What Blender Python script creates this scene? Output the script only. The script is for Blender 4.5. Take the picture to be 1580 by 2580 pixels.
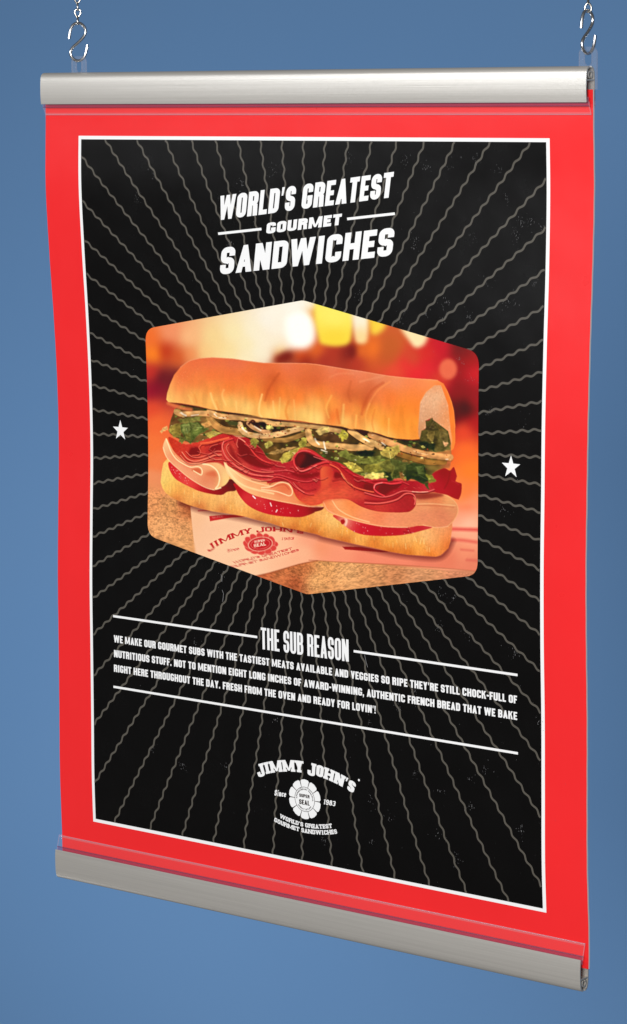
import bpy, bmesh, math, random
import numpy as np
from mathutils import Vector, geometry

for o in list(bpy.data.objects): bpy.data.objects.remove(o)
scene = bpy.context.scene
COL = scene.collection

# ---------------------------------------------------------------- camera, world, lamps, exposure
cam_data = bpy.data.cameras.new('camera')
cam = bpy.data.objects.new('camera', cam_data); COL.objects.link(cam)
cam.location = (1.721494, -1.838656, 0.024922)
cam.rotation_euler = (1.422058, 0.009105, 0.660085)
cam_data.sensor_fit = 'HORIZONTAL'; cam_data.sensor_width = 36.0
cam_data.lens = 36.0*7219.94/1580.0
cam_data.clip_start = 0.05; cam_data.clip_end = 60.0
scene.camera = cam

world = bpy.data.worlds.new('World'); scene.world = world; world.use_nodes = True
bgn = world.node_tree.nodes['Background']
bgn.inputs['Color'].default_value = (0.95, 0.97, 1.0, 1); bgn.inputs['Strength'].default_value = 0.06

def lamp(name, loc, target, sx, sy, watts, color=(1, 1, 1)):
    d = bpy.data.lights.new(name, 'AREA'); d.shape = 'RECTANGLE'; d.size = sx; d.size_y = sy; d.energy = watts; d.color = color
    o = bpy.data.objects.new(name, d); COL.objects.link(o); o.location = loc
    o.rotation_euler = (Vector(target)-Vector(loc)).to_track_quat('-Z', 'Y').to_euler()
    return o
lamp('key_softbox', (1.75, -3.2, 0.5), (0.26, 0, -0.48), 1.0, 0.8, 128, (1.0, 0.975, 0.945))
lamp('side_softbox', (-1.15, -2.75, 0.92), (0.28, 0, -0.1), 0.9, 0.9, 30, (0.95, 0.97, 1.0))
lamp('added_streak_lamp', (-1.72, -2.70, 0.42), (0.28, 0, -0.1), 0.10, 0.7, 1.2, (0.98, 0.98, 1.0))  # added lamp, only to lay a soft glare streak on the black panel
lamp('backdrop_lamp', (-2.1, 0.12, -1.7), (-1.8, 2.6, -0.2), 1.4, 0.8, 56, (1.0, 0.98, 0.96))

vs = scene.view_settings
vs.view_transform = 'Standard'; vs.look = 'None'; vs.exposure = 0.0; vs.gamma = 1.0; vs.use_curve_mapping = False

# ---------------------------------------------------------------- materials
def srgb(r, g, b):
    f = lambda c: (c/255/12.92) if c/255 <= .04045 else ((c/255+.055)/1.055)**2.4
    return (f(r), f(g), f(b), 1)
def mat(name, base, rough=.5, metal=0., spec=.5, coat=0., aniso=0.):
    m = bpy.data.materials.new(name); m.use_nodes = True; p = m.node_tree.nodes['Principled BSDF']
    p.inputs['Base Color'].default_value = base; p.inputs['Roughness'].default_value = rough; p.inputs['Metallic'].default_value = metal
    p.inputs['Specular IOR Level'].default_value = spec; p.inputs['Coat Weight'].default_value = coat; p.inputs['Coat Roughness'].default_value = .12
    p.inputs['Anisotropic'].default_value = aniso
    return m
def nd(m, t, **kw):
    n = m.node_tree.nodes.new(t)
    for k, v in kw.items():
        if hasattr(n, k): setattr(n, k, v)
        else: n.inputs[k].default_value = v
    return n
def ln(m, a, b): m.node_tree.links.new(a, b)
def P(m): return m.node_tree.nodes['Principled BSDF']

def print_ink(name, base, rough=.3, var=.06, spec=.5):
    """ink on satin poster paper: faint mottling of colour and gloss"""
    m = mat(name, base, rough, spec=spec)
    tc = nd(m, 'ShaderNodeTexCoord')
    n1 = nd(m, 'ShaderNodeTexNoise', Scale=9.0, Detail=4.0); ln(m, tc.outputs['Object'], n1.inputs['Vector'])
    mx = nd(m, 'ShaderNodeMix', data_type='RGBA'); mx.inputs[6].default_value = tuple(c*(1-var) for c in base[:3])+(1,); mx.inputs[7].default_value = tuple(min(1, c*(1+var)) for c in base[:3])+(1,)
    ln(m, n1.outputs['Fac'], mx.inputs[0]); ln(m, mx.outputs[2], P(m).inputs['Base Color'])
    n2 = nd(m, 'ShaderNodeTexNoise', Scale=35.0, Detail=3.0); ln(m, tc.outputs['Object'], n2.inputs['Vector'])
    mr = nd(m, 'ShaderNodeMapRange'); mr.inputs[3].default_value = rough*.82; mr.inputs[4].default_value = rough*1.25
    ln(m, n2.outputs['Fac'], mr.inputs[0]); ln(m, mr.outputs[0], P(m).inputs['Roughness'])
    n3 = nd(m, 'ShaderNodeTexNoise', Scale=16.0, Detail=2.0); ln(m, tc.outputs['Object'], n3.inputs['Vector'])
    b = nd(m, 'ShaderNodeBump', Strength=.10, Distance=.004); ln(m, n3.outputs['Fac'], b.inputs['Height']); ln(m, b.outputs['Normal'], P(m).inputs['Normal'])
    return m
M_red = print_ink('red_ink', (.83, .022, .025, 1), .29)
M_black = print_ink('black_ink', (.0022, .0019, .0018, 1), .25, spec=.42)
M_white = print_ink('white_ink', (.86, .87, .88, 1), .34, .015)
M_ray = print_ink('grey_ink', (.092, .084, .070, 1), .30, .10)
M_seal = print_ink('dark_seal_ink', (.03, .02, .018, 1), .34)
M_paper = mat('paper_edge', (.85, .82, .82, 1), .6)
M_scuff = mat('scuff', (.24, .24, .25, 1), .5)
M_pic = mat('picture_print', (1, 1, 1, 1), .32)
at = nd(M_pic, 'ShaderNodeVertexColor', layer_name='print'); ln(M_pic, at.outputs['Color'], P(M_pic).inputs['Base Color'])

def brushed(name, base, rough, along=(1.2, 260, 260)):
    m = mat(name, base, rough, .6)
    tc = nd(m, 'ShaderNodeTexCoord'); mp = nd(m, 'ShaderNodeMapping'); mp.inputs['Scale'].default_value = along; ln(m, tc.outputs['Object'], mp.inputs['Vector'])
    n = nd(m, 'ShaderNodeTexNoise', Scale=3.0, Detail=6.0, Roughness=.7); ln(m, mp.outputs[0], n.inputs['Vector'])
    mx = nd(m, 'ShaderNodeMix', data_type='RGBA'); mx.inputs[6].default_value = tuple(c*.80 for c in base[:3])+(1,); mx.inputs[7].default_value = tuple(min(1, c*1.12) for c in base[:3])+(1,)
    ln(m, n.outputs['Fac'], mx.inputs[0]); ln(m, mx.outputs[2], P(m).inputs['Base Color'])
    mr = nd(m, 'ShaderNodeMapRange'); mr.inputs[3].default_value = rough*.85; mr.inputs[4].default_value = rough*1.2; ln(m, n.outputs['Fac'], mr.inputs[0]); ln(m, mr.outputs[0], P(m).inputs['Roughness'])
    b = nd(m, 'ShaderNodeBump', Strength=.14, Distance=.0006); ln(m, n.outputs['Fac'], b.inputs['Height']); ln(m, b.outputs['Normal'], P(m).inputs['Normal'])
    return m
M_alu = brushed('satin_aluminium', (.68, .655, .61, 1), .38)
M_chrome = mat('chrome', (.88, .88, .89, 1), .27, 1.0)
M_zinc = mat('zinc_wire', (.72, .70, .65, 1), .26, 1.0)

def clear(name, fac, tint=(1, 1, 1, 1), body=(.9, .9, .92, 1), rough=.12):
    m = bpy.data.materials.new(name); m.use_nodes = True; nt = m.node_tree; p = P(m)
    p.inputs['Base Color'].default_value = body; p.inputs['Roughness'].default_value = rough; p.inputs['Specular IOR Level'].default_value = .6
    t = nd(m, 'ShaderNodeBsdfTransparent'); t.inputs['Color'].default_value = tint
    x = nd(m, 'ShaderNodeMixShader'); x.inputs[0].default_value = fac
    ln(m, t.outputs[0], x.inputs[1]); ln(m, p.outputs[0], x.inputs[2]); ln(m, x.outputs[0], nt.nodes['Material Output'].inputs['Surface'])
    return m
M_clear = clear('clear_plastic', .032, (.985, .98, .985, 1))
M_bead = clear('grip_edge_highlight', .12, (.93, .86, .93, 1), (.95, .88, .93, 1))  # highlight line along the grip edge, painted as a whiter plastic
M_dim = clear('grip_root_shade', .20, (.74, .58, .70, 1), (.45, .22, .36, 1), .3)  # shadow of the rail lip on the grip, put into a dark tint
M_tab = clear('clear_tab', .04, (.97, .975, .985, 1))
M_tabedge = clear('clear_tab_edge', .30, (.9, .9, .95, 1), (.72, .74, .82, 1))

M_wall = mat('blue_backdrop', (.105, .215, .395, 1), .85, spec=.15)
tc = nd(M_wall, 'ShaderNodeTexCoord'); n = nd(M_wall, 'ShaderNodeTexNoise', Scale=2.2, Detail=3.0); ln(M_wall, tc.outputs['Object'], n.inputs['Vector'])
mx = nd(M_wall, 'ShaderNodeMix', data_type='RGBA'); mx.inputs[6].default_value = (.098, .215, .420, 1); mx.inputs[7].default_value = (.110, .226, .424, 1)
ln(M_wall, n.outputs['Fac'], mx.inputs[0]); ln(M_wall, mx.outputs[2], P(M_wall).inputs['Base Color'])

PRINT_GAIN, PRINT_LIFT = 1.04, 0.012
# ---------------------------------------------------------------- block lettering, every glyph a handful of convex pieces
GAP = .075
WID = {'W': .84, 'M': .74, 'I': .25, 'E': .44, 'F': .42, 'L': .42, 'T': .47, 'J': .44, ' ': .2, "'": .17, '.': .19, ',': .19, '-': .28, '!': .2, '1': .3,
       'A': .56, 'V': .54, 'Y': .54, 'K': .55, 'N': .56, 'H': .54, 'i': .3, 'n': .5, 'c': .42, 'e': .44, 'S': .5, '8': .48, '9': .48, '3': .46}
def adv(c, slab=0): return WID.get(c, .52)+(.12 if slab and c in 'IJTMWNHR' else 0)+GAP
def rc(x0, y0, x1, y1): return [(x0, y0), (x1, y0), (x1, y1), (x0, y1)]
def ring(x0, y0, x1, y1, sv, sh, parts='RtTlLbBr', ry=.2, n=5, fx=.5):
    """rounded frame: R/L sides, T/B bars, t/l/b/r corners top-right, top-left, bottom-left, bottom-right"""
    w, h = x1-x0, y1-y0; rx = min(w*fx, max(sv*1.05, w*.42)); ry = min(ry, h*.5)
    ix, iy = max(rx-sv, .001), max(ry-sh, .001); o = []
    if 'R' in parts: o.append(rc(x1-sv, y0+ry, x1, y1-ry))
    if 'L' in parts: o.append(rc(x0, y0+ry, x0+sv, y1-ry))
    if 'T' in parts: o.append(rc(x0+rx, y1-sh, x1-rx, y1))
    if 'B' in parts: o.append(rc(x0+rx, y0, x1-rx, y0+sh))
    for k, cx, cy, a0 in (('t', x1-rx, y1-ry, 0), ('l', x0+rx, y1-ry, 90), ('b', x0+rx, y0+ry, 180), ('r', x1-rx, y0+ry, 270)):
        if k in parts:
            for i in range(n):
                a, b = math.radians(a0+90*i/n), math.radians(a0+90*(i+1)/n)
                o.append([(cx+rx*math.cos(a), cy+ry*math.sin(a)), (cx+rx*math.cos(b), cy+ry*math.sin(b)), (cx+ix*math.cos(b), cy+iy*math.sin(b)), (cx+ix*math.cos(a), cy+iy*math.sin(a))])
    return [p for p in o if abs(sum(p[i][0]*p[i-1][1]-p[i-1][0]*p[i][1] for i in range(len(p)))) > 1e-7]
def glyph(c, w, sv, sh, slab=0, ar=1.):
    """polygons of letter c in a box w wide and 1 high; sv, sh = stem and bar thickness; slab = serif height"""
    sv = min(sv, w*(.98 if c == 'I' else .48)); o = []; m = .5; e = slab; ex = .085/max(ar, .3)
    st = lambda x: rc(x, 0, x+sv, 1)
    def feet(x, top=True, bot=True):
        if e:
            if top: o.append(rc(x-ex, 1-e, x+sv+ex, 1))
            if bot: o.append(rc(x-ex, 0, x+sv+ex, e))
    if c == ' ': return o
    if c in 'ABDEFHIKLMNPRUTY' or c == 'h': pass
    if c == 'A':
        a = sv*1.02; o += [[(0, 0), (a, 0), (w/2+a*.38, 1), (w/2-a*.38, 1)], [(w-a, 0), (w, 0), (w/2+a*.38, 1), (w/2-a*.38, 1)], rc(w*.27, .2, w*.73, .2+sh*.85)]
        if e: o += [rc(-ex, 0, a+ex, e), rc(w-a-ex, 0, w+ex, e)]
    elif c == 'B': o += [st(0)]+ring(0, m-sh/2, w*.97, 1, sv, sh, 'RtTBr')+ring(0, 0, w, m+sh/2, sv, sh, 'RtTBr')+[rc(0, 0, w*.6, sh), rc(0, 1-sh, w*.55, 1), rc(0, m-sh/2, w*.55, m+sh/2)]; feet(0)
    elif c in 'C': o += ring(0, 0, w, 1, sv, sh, 'tTlLbBr')+[rc(w-sv, .63, w, .81), rc(w-sv, .19, w, .36)]
    elif c == 'D': o += [st(0)]+ring(0, 0, w, 1, sv, sh, 'RtTBr')+[rc(0, 0, w*.6, sh), rc(0, 1-sh, w*.6, 1)]; feet(0)
    elif c in 'EF':
        o += [st(0), rc(0, 1-sh, w, 1), rc(0, m-sh/2, w*.88, m+sh/2)]; feet(0)
        if c == 'E': o.append(rc(0, 0, w, sh))
        if e: o += [rc(w-sv*.5, 1-sh-.16, w, 1)]+([rc(w-sv*.5, 0, w, sh+.16)] if c == 'E' else [])
    elif c == 'G': o += ring(0, 0, w, 1, sv, sh, 'tTlLbBr')+[rc(w-sv, .65, w, .81), rc(w-sv, .15, w, .52), rc(w*.5, .52-sh*.9, w, .52)]
    elif c == 'H': o += [st(0), st(w-sv), rc(0, m-sh/2, w, m+sh/2)]; feet(0); feet(w-sv)
    elif c == 'I': o.append(rc(w/2-sv/2, 0, w/2+sv/2, 1)); feet(w/2-sv/2)
    elif c == 'J':
        o += ring(0, -.12 if e else 0, w, .6, sv, sh, 'RbBr')+[rc(w-sv, .2, w, 1), rc(0, (-.12 if e else 0)+.18, sv, .34)]; feet(w-sv, True, False)
    elif c == 'K': o += [st(0), [(sv*.9, .36), (w, 1), (w-sv*1.05, 1), (sv*.9, .62)], [(sv+(w-sv)*.18, .55), (sv+(w-sv)*.42, .72), (w, 0), (w-sv*1.1, 0)]]
    elif c == 'L': o += [st(0), rc(0, 0, w, sh)]; feet(0); o += [rc(w-sv*.5, 0, w, sh+.18)] if e else []
    elif c == 'M':
        s = min(sv, w*.26); a = s*.9; o += [rc(0, 0, s, 1), rc(w-s, 0, w, 1), [(0, 1), (s*1.1, 1), (w/2+a*.3, .08), (w/2-a*.3, .08)], [(w-s*1.1, 1), (w, 1), (w/2+a*.3, .08), (w/2-a*.3, .08)]]
        if e: o += [rc(-ex, 0, s+ex, e), rc(w-s-ex, 0, w+ex, e), rc(-ex, 1-e, s, 1), rc(w-s, 1-e, w+ex, 1)]
    elif c == 'N':
        s = min(sv, w*.36); o += [rc(0, 0, s, 1), rc(w-s, 0, w, 1), [(0, 1), (s*1.15, 1), (w, 0), (w-s*1.15, 0)]]
        if e: o += [rc(-ex, 0, s+ex, e), rc(-ex, 1-e, s, 1), rc(w-s-ex, 1-e, w+ex, 1)]
    elif c in 'O0': o += ring(0, 0, w, 1, sv, sh)
    elif c == 'P': o += [st(0)]+ring(0, .4, w, 1, sv, sh, 'RtTBr')+[rc(0, .4, w*.6, .4+sh), rc(0, 1-sh, w*.6, 1)]; feet(0)
    elif c == 'R': o += [st(0)]+ring(0, .42, w, 1, sv, sh, 'RtTBr')+[rc(0, .42, w*.6, .42+sh), rc(0, 1-sh, w*.6, 1), [(w-sv*1.12, .5), (w-sv*.1, .47), (w+ex*bool(e), 0), (w-sv*1.02, 0)]]; feet(0)
    elif c in 'S': o += ring(0, m-sh/2, w, 1, sv, sh, 'TtlLbB', ry=.22)+ring(0, 0, w, m+sh/2, sv, sh, 'tTRrBb', ry=.22)+[rc(w-sv, .66, w, .79), rc(0, .21, sv, .35), [(w*.06, .5), (w*.5, .5+sh*.62), (w*.94, .5), (w*.5, .5-sh*.62)]]
    elif c == 'T':
        o += [rc(0, 1-sh, w, 1), rc(w/2-sv/2, 0, w/2+sv/2, 1)]
        if e: o += [rc(w/2-sv/2-ex, 0, w/2+sv/2+ex, e), rc(0, 1-sh-.16, sv*.5, 1), rc(w-sv*.5, 1-sh-.16, w, 1)]
    elif c == 'U': o += ring(0, 0, w, 1.25, sv, sh, 'bBr')+[rc(0, .2, sv, 1), rc(w-sv, .2, w, 1)]
    elif c == 'V': a = sv*1.02; o += [[(0, 1), (a, 1), (w/2+a*.38, 0), (w/2-a*.38, 0)], [(w-a, 1), (w, 1), (w/2+a*.38, 0), (w/2-a*.38, 0)]]
    elif c == 'W':
        a = min(sv, w*.24); q = w*.27; t = a*.44; o += [[(0, 1), (a, 1), (q+t, 0), (q-t, 0)], [(w/2-t, 1), (w/2+t, 1), (q+t, 0), (q-t, 0)], [(w/2-t, 1), (w/2+t, 1), (w-q+t, 0), (w-q-t, 0)], [(w-a, 1), (w, 1), (w-q+t, 0), (w-q-t, 0)]]
        if e: o += [rc(-ex, 1-e, a+ex, 1), rc(w-a-ex, 1-e, w+ex, 1), rc(w/2-t-ex, 1-e, w/2+t+ex, 1)]
    elif c == 'Y':
        a = sv*1.02; o += [rc(w/2-sv/2, 0, w/2+sv/2, .5), [(0, 1), (a, 1), (w/2+sv/2, .42), (w/2-sv/2, .42)], [(w-a, 1), (w, 1), (w/2+sv/2, .42), (w/2-sv/2, .42)]]
        if e: o += [rc(w/2-sv/2-ex, 0, w/2+sv/2+ex, e), rc(-ex, 1-e, a+ex, 1), rc(w-a-ex, 1-e, w+ex, 1)]
    elif c == "'": o += [[(w*.12, 1), (w*.9, 1), (w*.62, .66), (w*.12, .66)]]
    elif c == '.': o.append(rc(0, 0, w*.85, min(sh*1.2, .24)))
    elif c == ',': o += [rc(0, 0, w*.85, .22), [(w*.35, 0), (w*.85, 0), (w*.5, -.17), (w*.1, -.17)]]
    elif c == '-': o.append(rc(0, .36, w, .36+sh))
    elif c == '!': o += [[(0, 1), (w*.9, 1), (w*.68, .32), (w*.22, .32)], rc(w*.08, 0, w*.82, .22)]
    elif c == '1': o += [rc(w/2-sv*.3, 0, w/2+sv*.7, 1), [(0, .72), (w/2, 1), (w/2+sv*.2, 1), (0, .86)]]
    elif c == '8': o += ring(w*.05, m-sh/2, w*.95, 1, sv, sh, ry=.25)+ring(0, 0, w, m+sh/2, sv, sh, ry=.25)
    elif c == '9': o += ring(0, .38, w, 1, sv, sh, ry=.26)+[rc(w-sv, .3, w, .7)]+ring(0, 0, w, .6, sv, sh, 'Brb', ry=.25)
    elif c == '3': o += ring(0, m-sh/2, w, 1, sv, sh, 'lTtRrB', ry=.22)+ring(0, 0, w, m+sh/2, sv, sh, 'TtRrBb', ry=.22)
    elif c == 'i': o += [rc(w/2-sv/2, 0, w/2+sv/2, .66), rc(w/2-sv/2, .8, w/2+sv/2, 1)]
    elif c == 'n': o += [rc(0, 0, sv, .68)]+ring(0, -.4, w, .68, sv, sh, 'tTl', ry=.22)+[rc(w-sv, 0, w, .5)]
    elif c == 'c': o += ring(0, 0, w, .68, sv, sh, 'tTlLbBr', ry=.22)
    elif c == 'e': o += ring(0, 0, w, .68, sv, sh, 'tTlLbBr', ry=.22)+[rc(sv*.5, .3, w, .3+sh*.8), rc(w-sv, .32, w, .5)]
    return o
# ---------------------------------------------------------------- the printed picture (painted as vertex colours of the print)
AW, AH, AX, AY = 900, 800, 340, 730          # raster size and origin of the drawing grid
ART = np.zeros((AH, AW, 3)); prng = np.random.default_rng(7)

def TR(ox, oy, s):
    def f(*p):
        p = np.array(p, float)
        if p.ndim == 1: p = p.reshape(-1, 2)
        return (p*s + np.array([ox, oy])) - np.array([AX, AY])
    f.s = s
    return f
cA = TR(360, 740, .29158); cB = TR(780, 740, .29158); cC = TR(390, 1000, .19881); cD = TR(660, 1020, .19881)
cE = TR(920, 1020, .19881); cF = TR(360, 1200, .29158); cG = TR(780, 1200, .29158); cM = TR(340, 730, .59642)
J = lambda *a: np.concatenate(a)

def smooth(p, closed=True, n=6):
    p = np.asarray(p, float); N = len(p); out = []
    for i in range(N if closed else N-1):
        g = (lambda j: p[j % N]) if closed else (lambda j: p[min(max(j, 0), N-1)])
        a, b, c, d = g(i-1), g(i), g(i+1), g(i+2)
        for k in range(n):
            t = k/n
            out.append(.5*(2*b + (c-a)*t + (2*a-5*b+4*c-d)*t*t + (-a+3*b-3*c+d)*t**3))
    if not closed: out.append(p[-1])
    return np.array(out)

def blur(a, s):
    if s <= 0: return a
    r = max(1, int(s*2.6)); k = np.exp(-.5*(np.arange(-r, r+1)/s)**2); k /= k.sum()
    for ax in (0, 1):
        pad = [(0, 0)]*a.ndim; pad[ax] = (r, r); q = np.pad(a, pad, mode='edge'); o = np.zeros_like(a)
        n = a.shape[ax]
        for i, w in enumerate(k):
            o += w*(q[i:i+n] if ax == 0 else q[:, i:i+n])
        a = o
    return a

def box_of(p, m):
    x0, y0 = np.floor(p.min(0)-m).astype(int); x1, y1 = np.ceil(p.max(0)+m).astype(int)+1
    return max(x0, 0), max(y0, 0), min(x1, AW), min(y1, AH)

def poly_mask(p, soft=.6):
    x0, y0, x1, y1 = box_of(p, soft*3+2)
    if x1 <= x0 or y1 <= y0: return None
    m = np.zeros((y1-y0, x1-x0))
    for dx, dy in ((.25, .25), (.75, .25), (.25, .75), (.75, .75)):
        X = np.arange(x0, x1)[None, :]+dx; Y = np.arange(y0, y1)+dy
        ins = np.zeros((y1-y0, x1-x0), bool)
        for i in range(len(p)):
            (ax, ay), (bx, by) = p[i], p[i-1]
            rows = (ay > Y) != (by > Y)
            if not rows.any(): continue
            xs = ax + (Y[rows]-ay)*(bx-ax)/(by-ay)
            ins[rows] ^= X < xs[:, None]
        m += ins*.25
    return (x0, y0, x1, y1), blur(m, soft)

def shep(s, x0, y0, x1, y1, pw=3., sm=4.):
    st = 4
    gx = np.arange(x0, x1+st, st); gy = np.arange(y0, y1+st, st)
    X, Y = np.meshgrid(gx, gy); W = 0; Cc = 0
    for x, y, c in s:
        w = 1/((X-x)**2+(Y-y)**2+sm*sm)**(pw/2)
        W = W+w; Cc = Cc+w[..., None]*np.array(c, float)
    c = blur(Cc/W[..., None], 2.)
    ix = (np.arange(x0, x1)-x0)/st; iy = (np.arange(y0, y1)-y0)/st
    i0 = ix.astype(int); j0 = iy.astype(int); fx = (ix-i0)[None, :, None]; fy = (iy-j0)[:, None, None]
    i1 = np.minimum(i0+1, len(gx)-1); j1 = np.minimum(j0+1, len(gy)-1)
    return (c[j0][:, i0]*(1-fx)+c[j0][:, i1]*fx)*(1-fy)+(c[j1][:, i0]*(1-fx)+c[j1][:, i1]*fx)*fy

def S(tr, *v):
    o = []
    for x, y, r, g, b in v:
        q = tr((x, y))[0]; o.append((q[0], q[1], (r, g, b)))
    return o

def noise(h, w, sx, sy, seed=0):
    r = np.random.default_rng(seed); a = r.standard_normal((h, w))
    for ax, s in ((0, sy), (1, sx)):
        if s <= 0: continue
        rr = max(1, int(s*2.6)); k = np.exp(-.5*(np.arange(-rr, rr+1)/s)**2); k /= k.sum()
        pad = [(0, 0)]*2; pad[ax] = (rr, rr); q = np.pad(a, pad, mode='wrap'); o = np.zeros_like(a)
        for i, kk in enumerate(k): o += kk*(q[i:i+h] if ax == 0 else q[:, i:i+w])
        a = o
    return a/(a.std()+1e-9)

def put(bx, m, col, al=1.):
    x0, y0, x1, y1 = bx; m = (m*al)[..., None]
    ART[y0:y1, x0:x1] = ART[y0:y1, x0:x1]*(1-m)+np.asarray(col, float)*m

def fill(p, col, soft=.6, al=1., sm=True, grain=0, gs=(1, 1), edge=None, seed=1):
    """col: one colour or a list of colour samples; edge=(colour,width,alpha) tints the rim of the shape"""
    if sm: p = smooth(p)
    r = poly_mask(p, soft)
    if r is None: return
    bx, m = r; x0, y0, x1, y1 = bx
    c = shep(col, *bx) if isinstance(col, list) else np.broadcast_to(np.array(col, float), (y1-y0, x1-x0, 3))
    if grain: c = c*(1+grain*noise(y1-y0, x1-x0, *gs, seed=seed))[..., None]
    if edge:
        ec, ew, ea = edge
        rim = np.clip(1-blur(m, ew)*1.0, 0, 1)*2*ea; rim = np.clip(rim, 0, 1)[..., None]
        c = c*(1-rim)+np.array(ec, float)*rim
    put(bx, np.clip(m, 0, 1), np.clip(c, 0, 255), al)

def stroke(p, w, col, al=1., soft=1., w1=None, rim=None, sm=True, taper=False):
    """a brush line of width w (to w1 at its end); rim = colour towards its two sides"""
    if sm and len(p) > 2: p = smooth(p, False, 5)
    bx = box_of(p, w/2+soft*2+2); x0, y0, x1, y1 = bx
    if x1 <= x0 or y1 <= y0: return
    X, Y = np.meshgrid(np.arange(x0, x1)+.5, np.arange(y0, y1)+.5)
    best = np.full(X.shape, 1e9); n = len(p)-1; w1 = w if w1 is None else w1
    for i in range(n):
        a, b = p[i], p[i+1]; d = b-a; L = d@d+1e-9
        t = np.clip(((X-a[0])*d[0]+(Y-a[1])*d[1])/L, 0, 1)
        dist = np.hypot(X-a[0]-t*d[0], Y-a[1]-t*d[1]); u = (i+t)/n
        hw = (w+(w1-w)*u)/2
        if taper: hw = hw*np.sin(np.clip(u, .03, .97)*math.pi)**.6
        best = np.minimum(best, dist-hw if rim is None else dist/np.maximum(hw, .1))
    if rim is None:
        m = np.clip(.5-best/(2*soft), 0, 1); put(bx, m, col, al)
    else:
        m = np.clip((1-best)*w/2/soft+.5, 0, 1); q = np.clip(best, 0, 1)[..., None]**3.5
        put(bx, m, np.array(col, float)*(1-q)+np.array(rim, float)*q, al)

def ell(tr, x, y, rx, ry, rot=0, n=28):
    a = np.linspace(0, 2*math.pi, n, endpoint=False); c, s = math.cos(rot), math.sin(rot)
    return tr(*[(x+rx*math.cos(t)*c-ry*math.sin(t)*s, y+rx*math.cos(t)*s+ry*math.sin(t)*c) for t in a])

def word(txt, path, h0, h1, col, sv=.26, sh=.2, slab=.16, al=1., shear=0., soft=.5):
    """letters set along a line on the printed wrapping paper"""
    p = smooth(path, False, 8) if len(path) > 2 else np.asarray(path, float)
    seg = np.hypot(*np.diff(p, axis=0).T); cum = np.concatenate([[0], np.cumsum(seg)])
    ws = [adv(c, slab) for c in txt]; tot = sum(ws); sc = cum[-1]/tot; x = 0
    for c, w in zip(txt, ws):
        for poly in glyph(c, w-GAP, sv/max(sc, 1e-6)*h0, sh, slab, sc/h0):
            q = []
            for a, b in poly:
                sx = (x+a)*sc; u = sx/cum[-1]; h = h0+(h1-h0)*u
                k = min(max(np.searchsorted(cum, sx)-1, 0), len(seg)-1); f = (sx-cum[k])/(seg[k]+1e-9)
                o = p[k]+(p[k+1]-p[k])*f; d = (p[k+1]-p[k])/(seg[k]+1e-9); nrm = np.array([d[1], -d[0]])
                up = nrm+d*shear; q.append(o+up*b*h)
            r = poly_mask(np.array(q), soft*.5)
            if r: put(r[0], np.clip(r[1]*1.15, 0, 1), col, al)
        x += w

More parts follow.
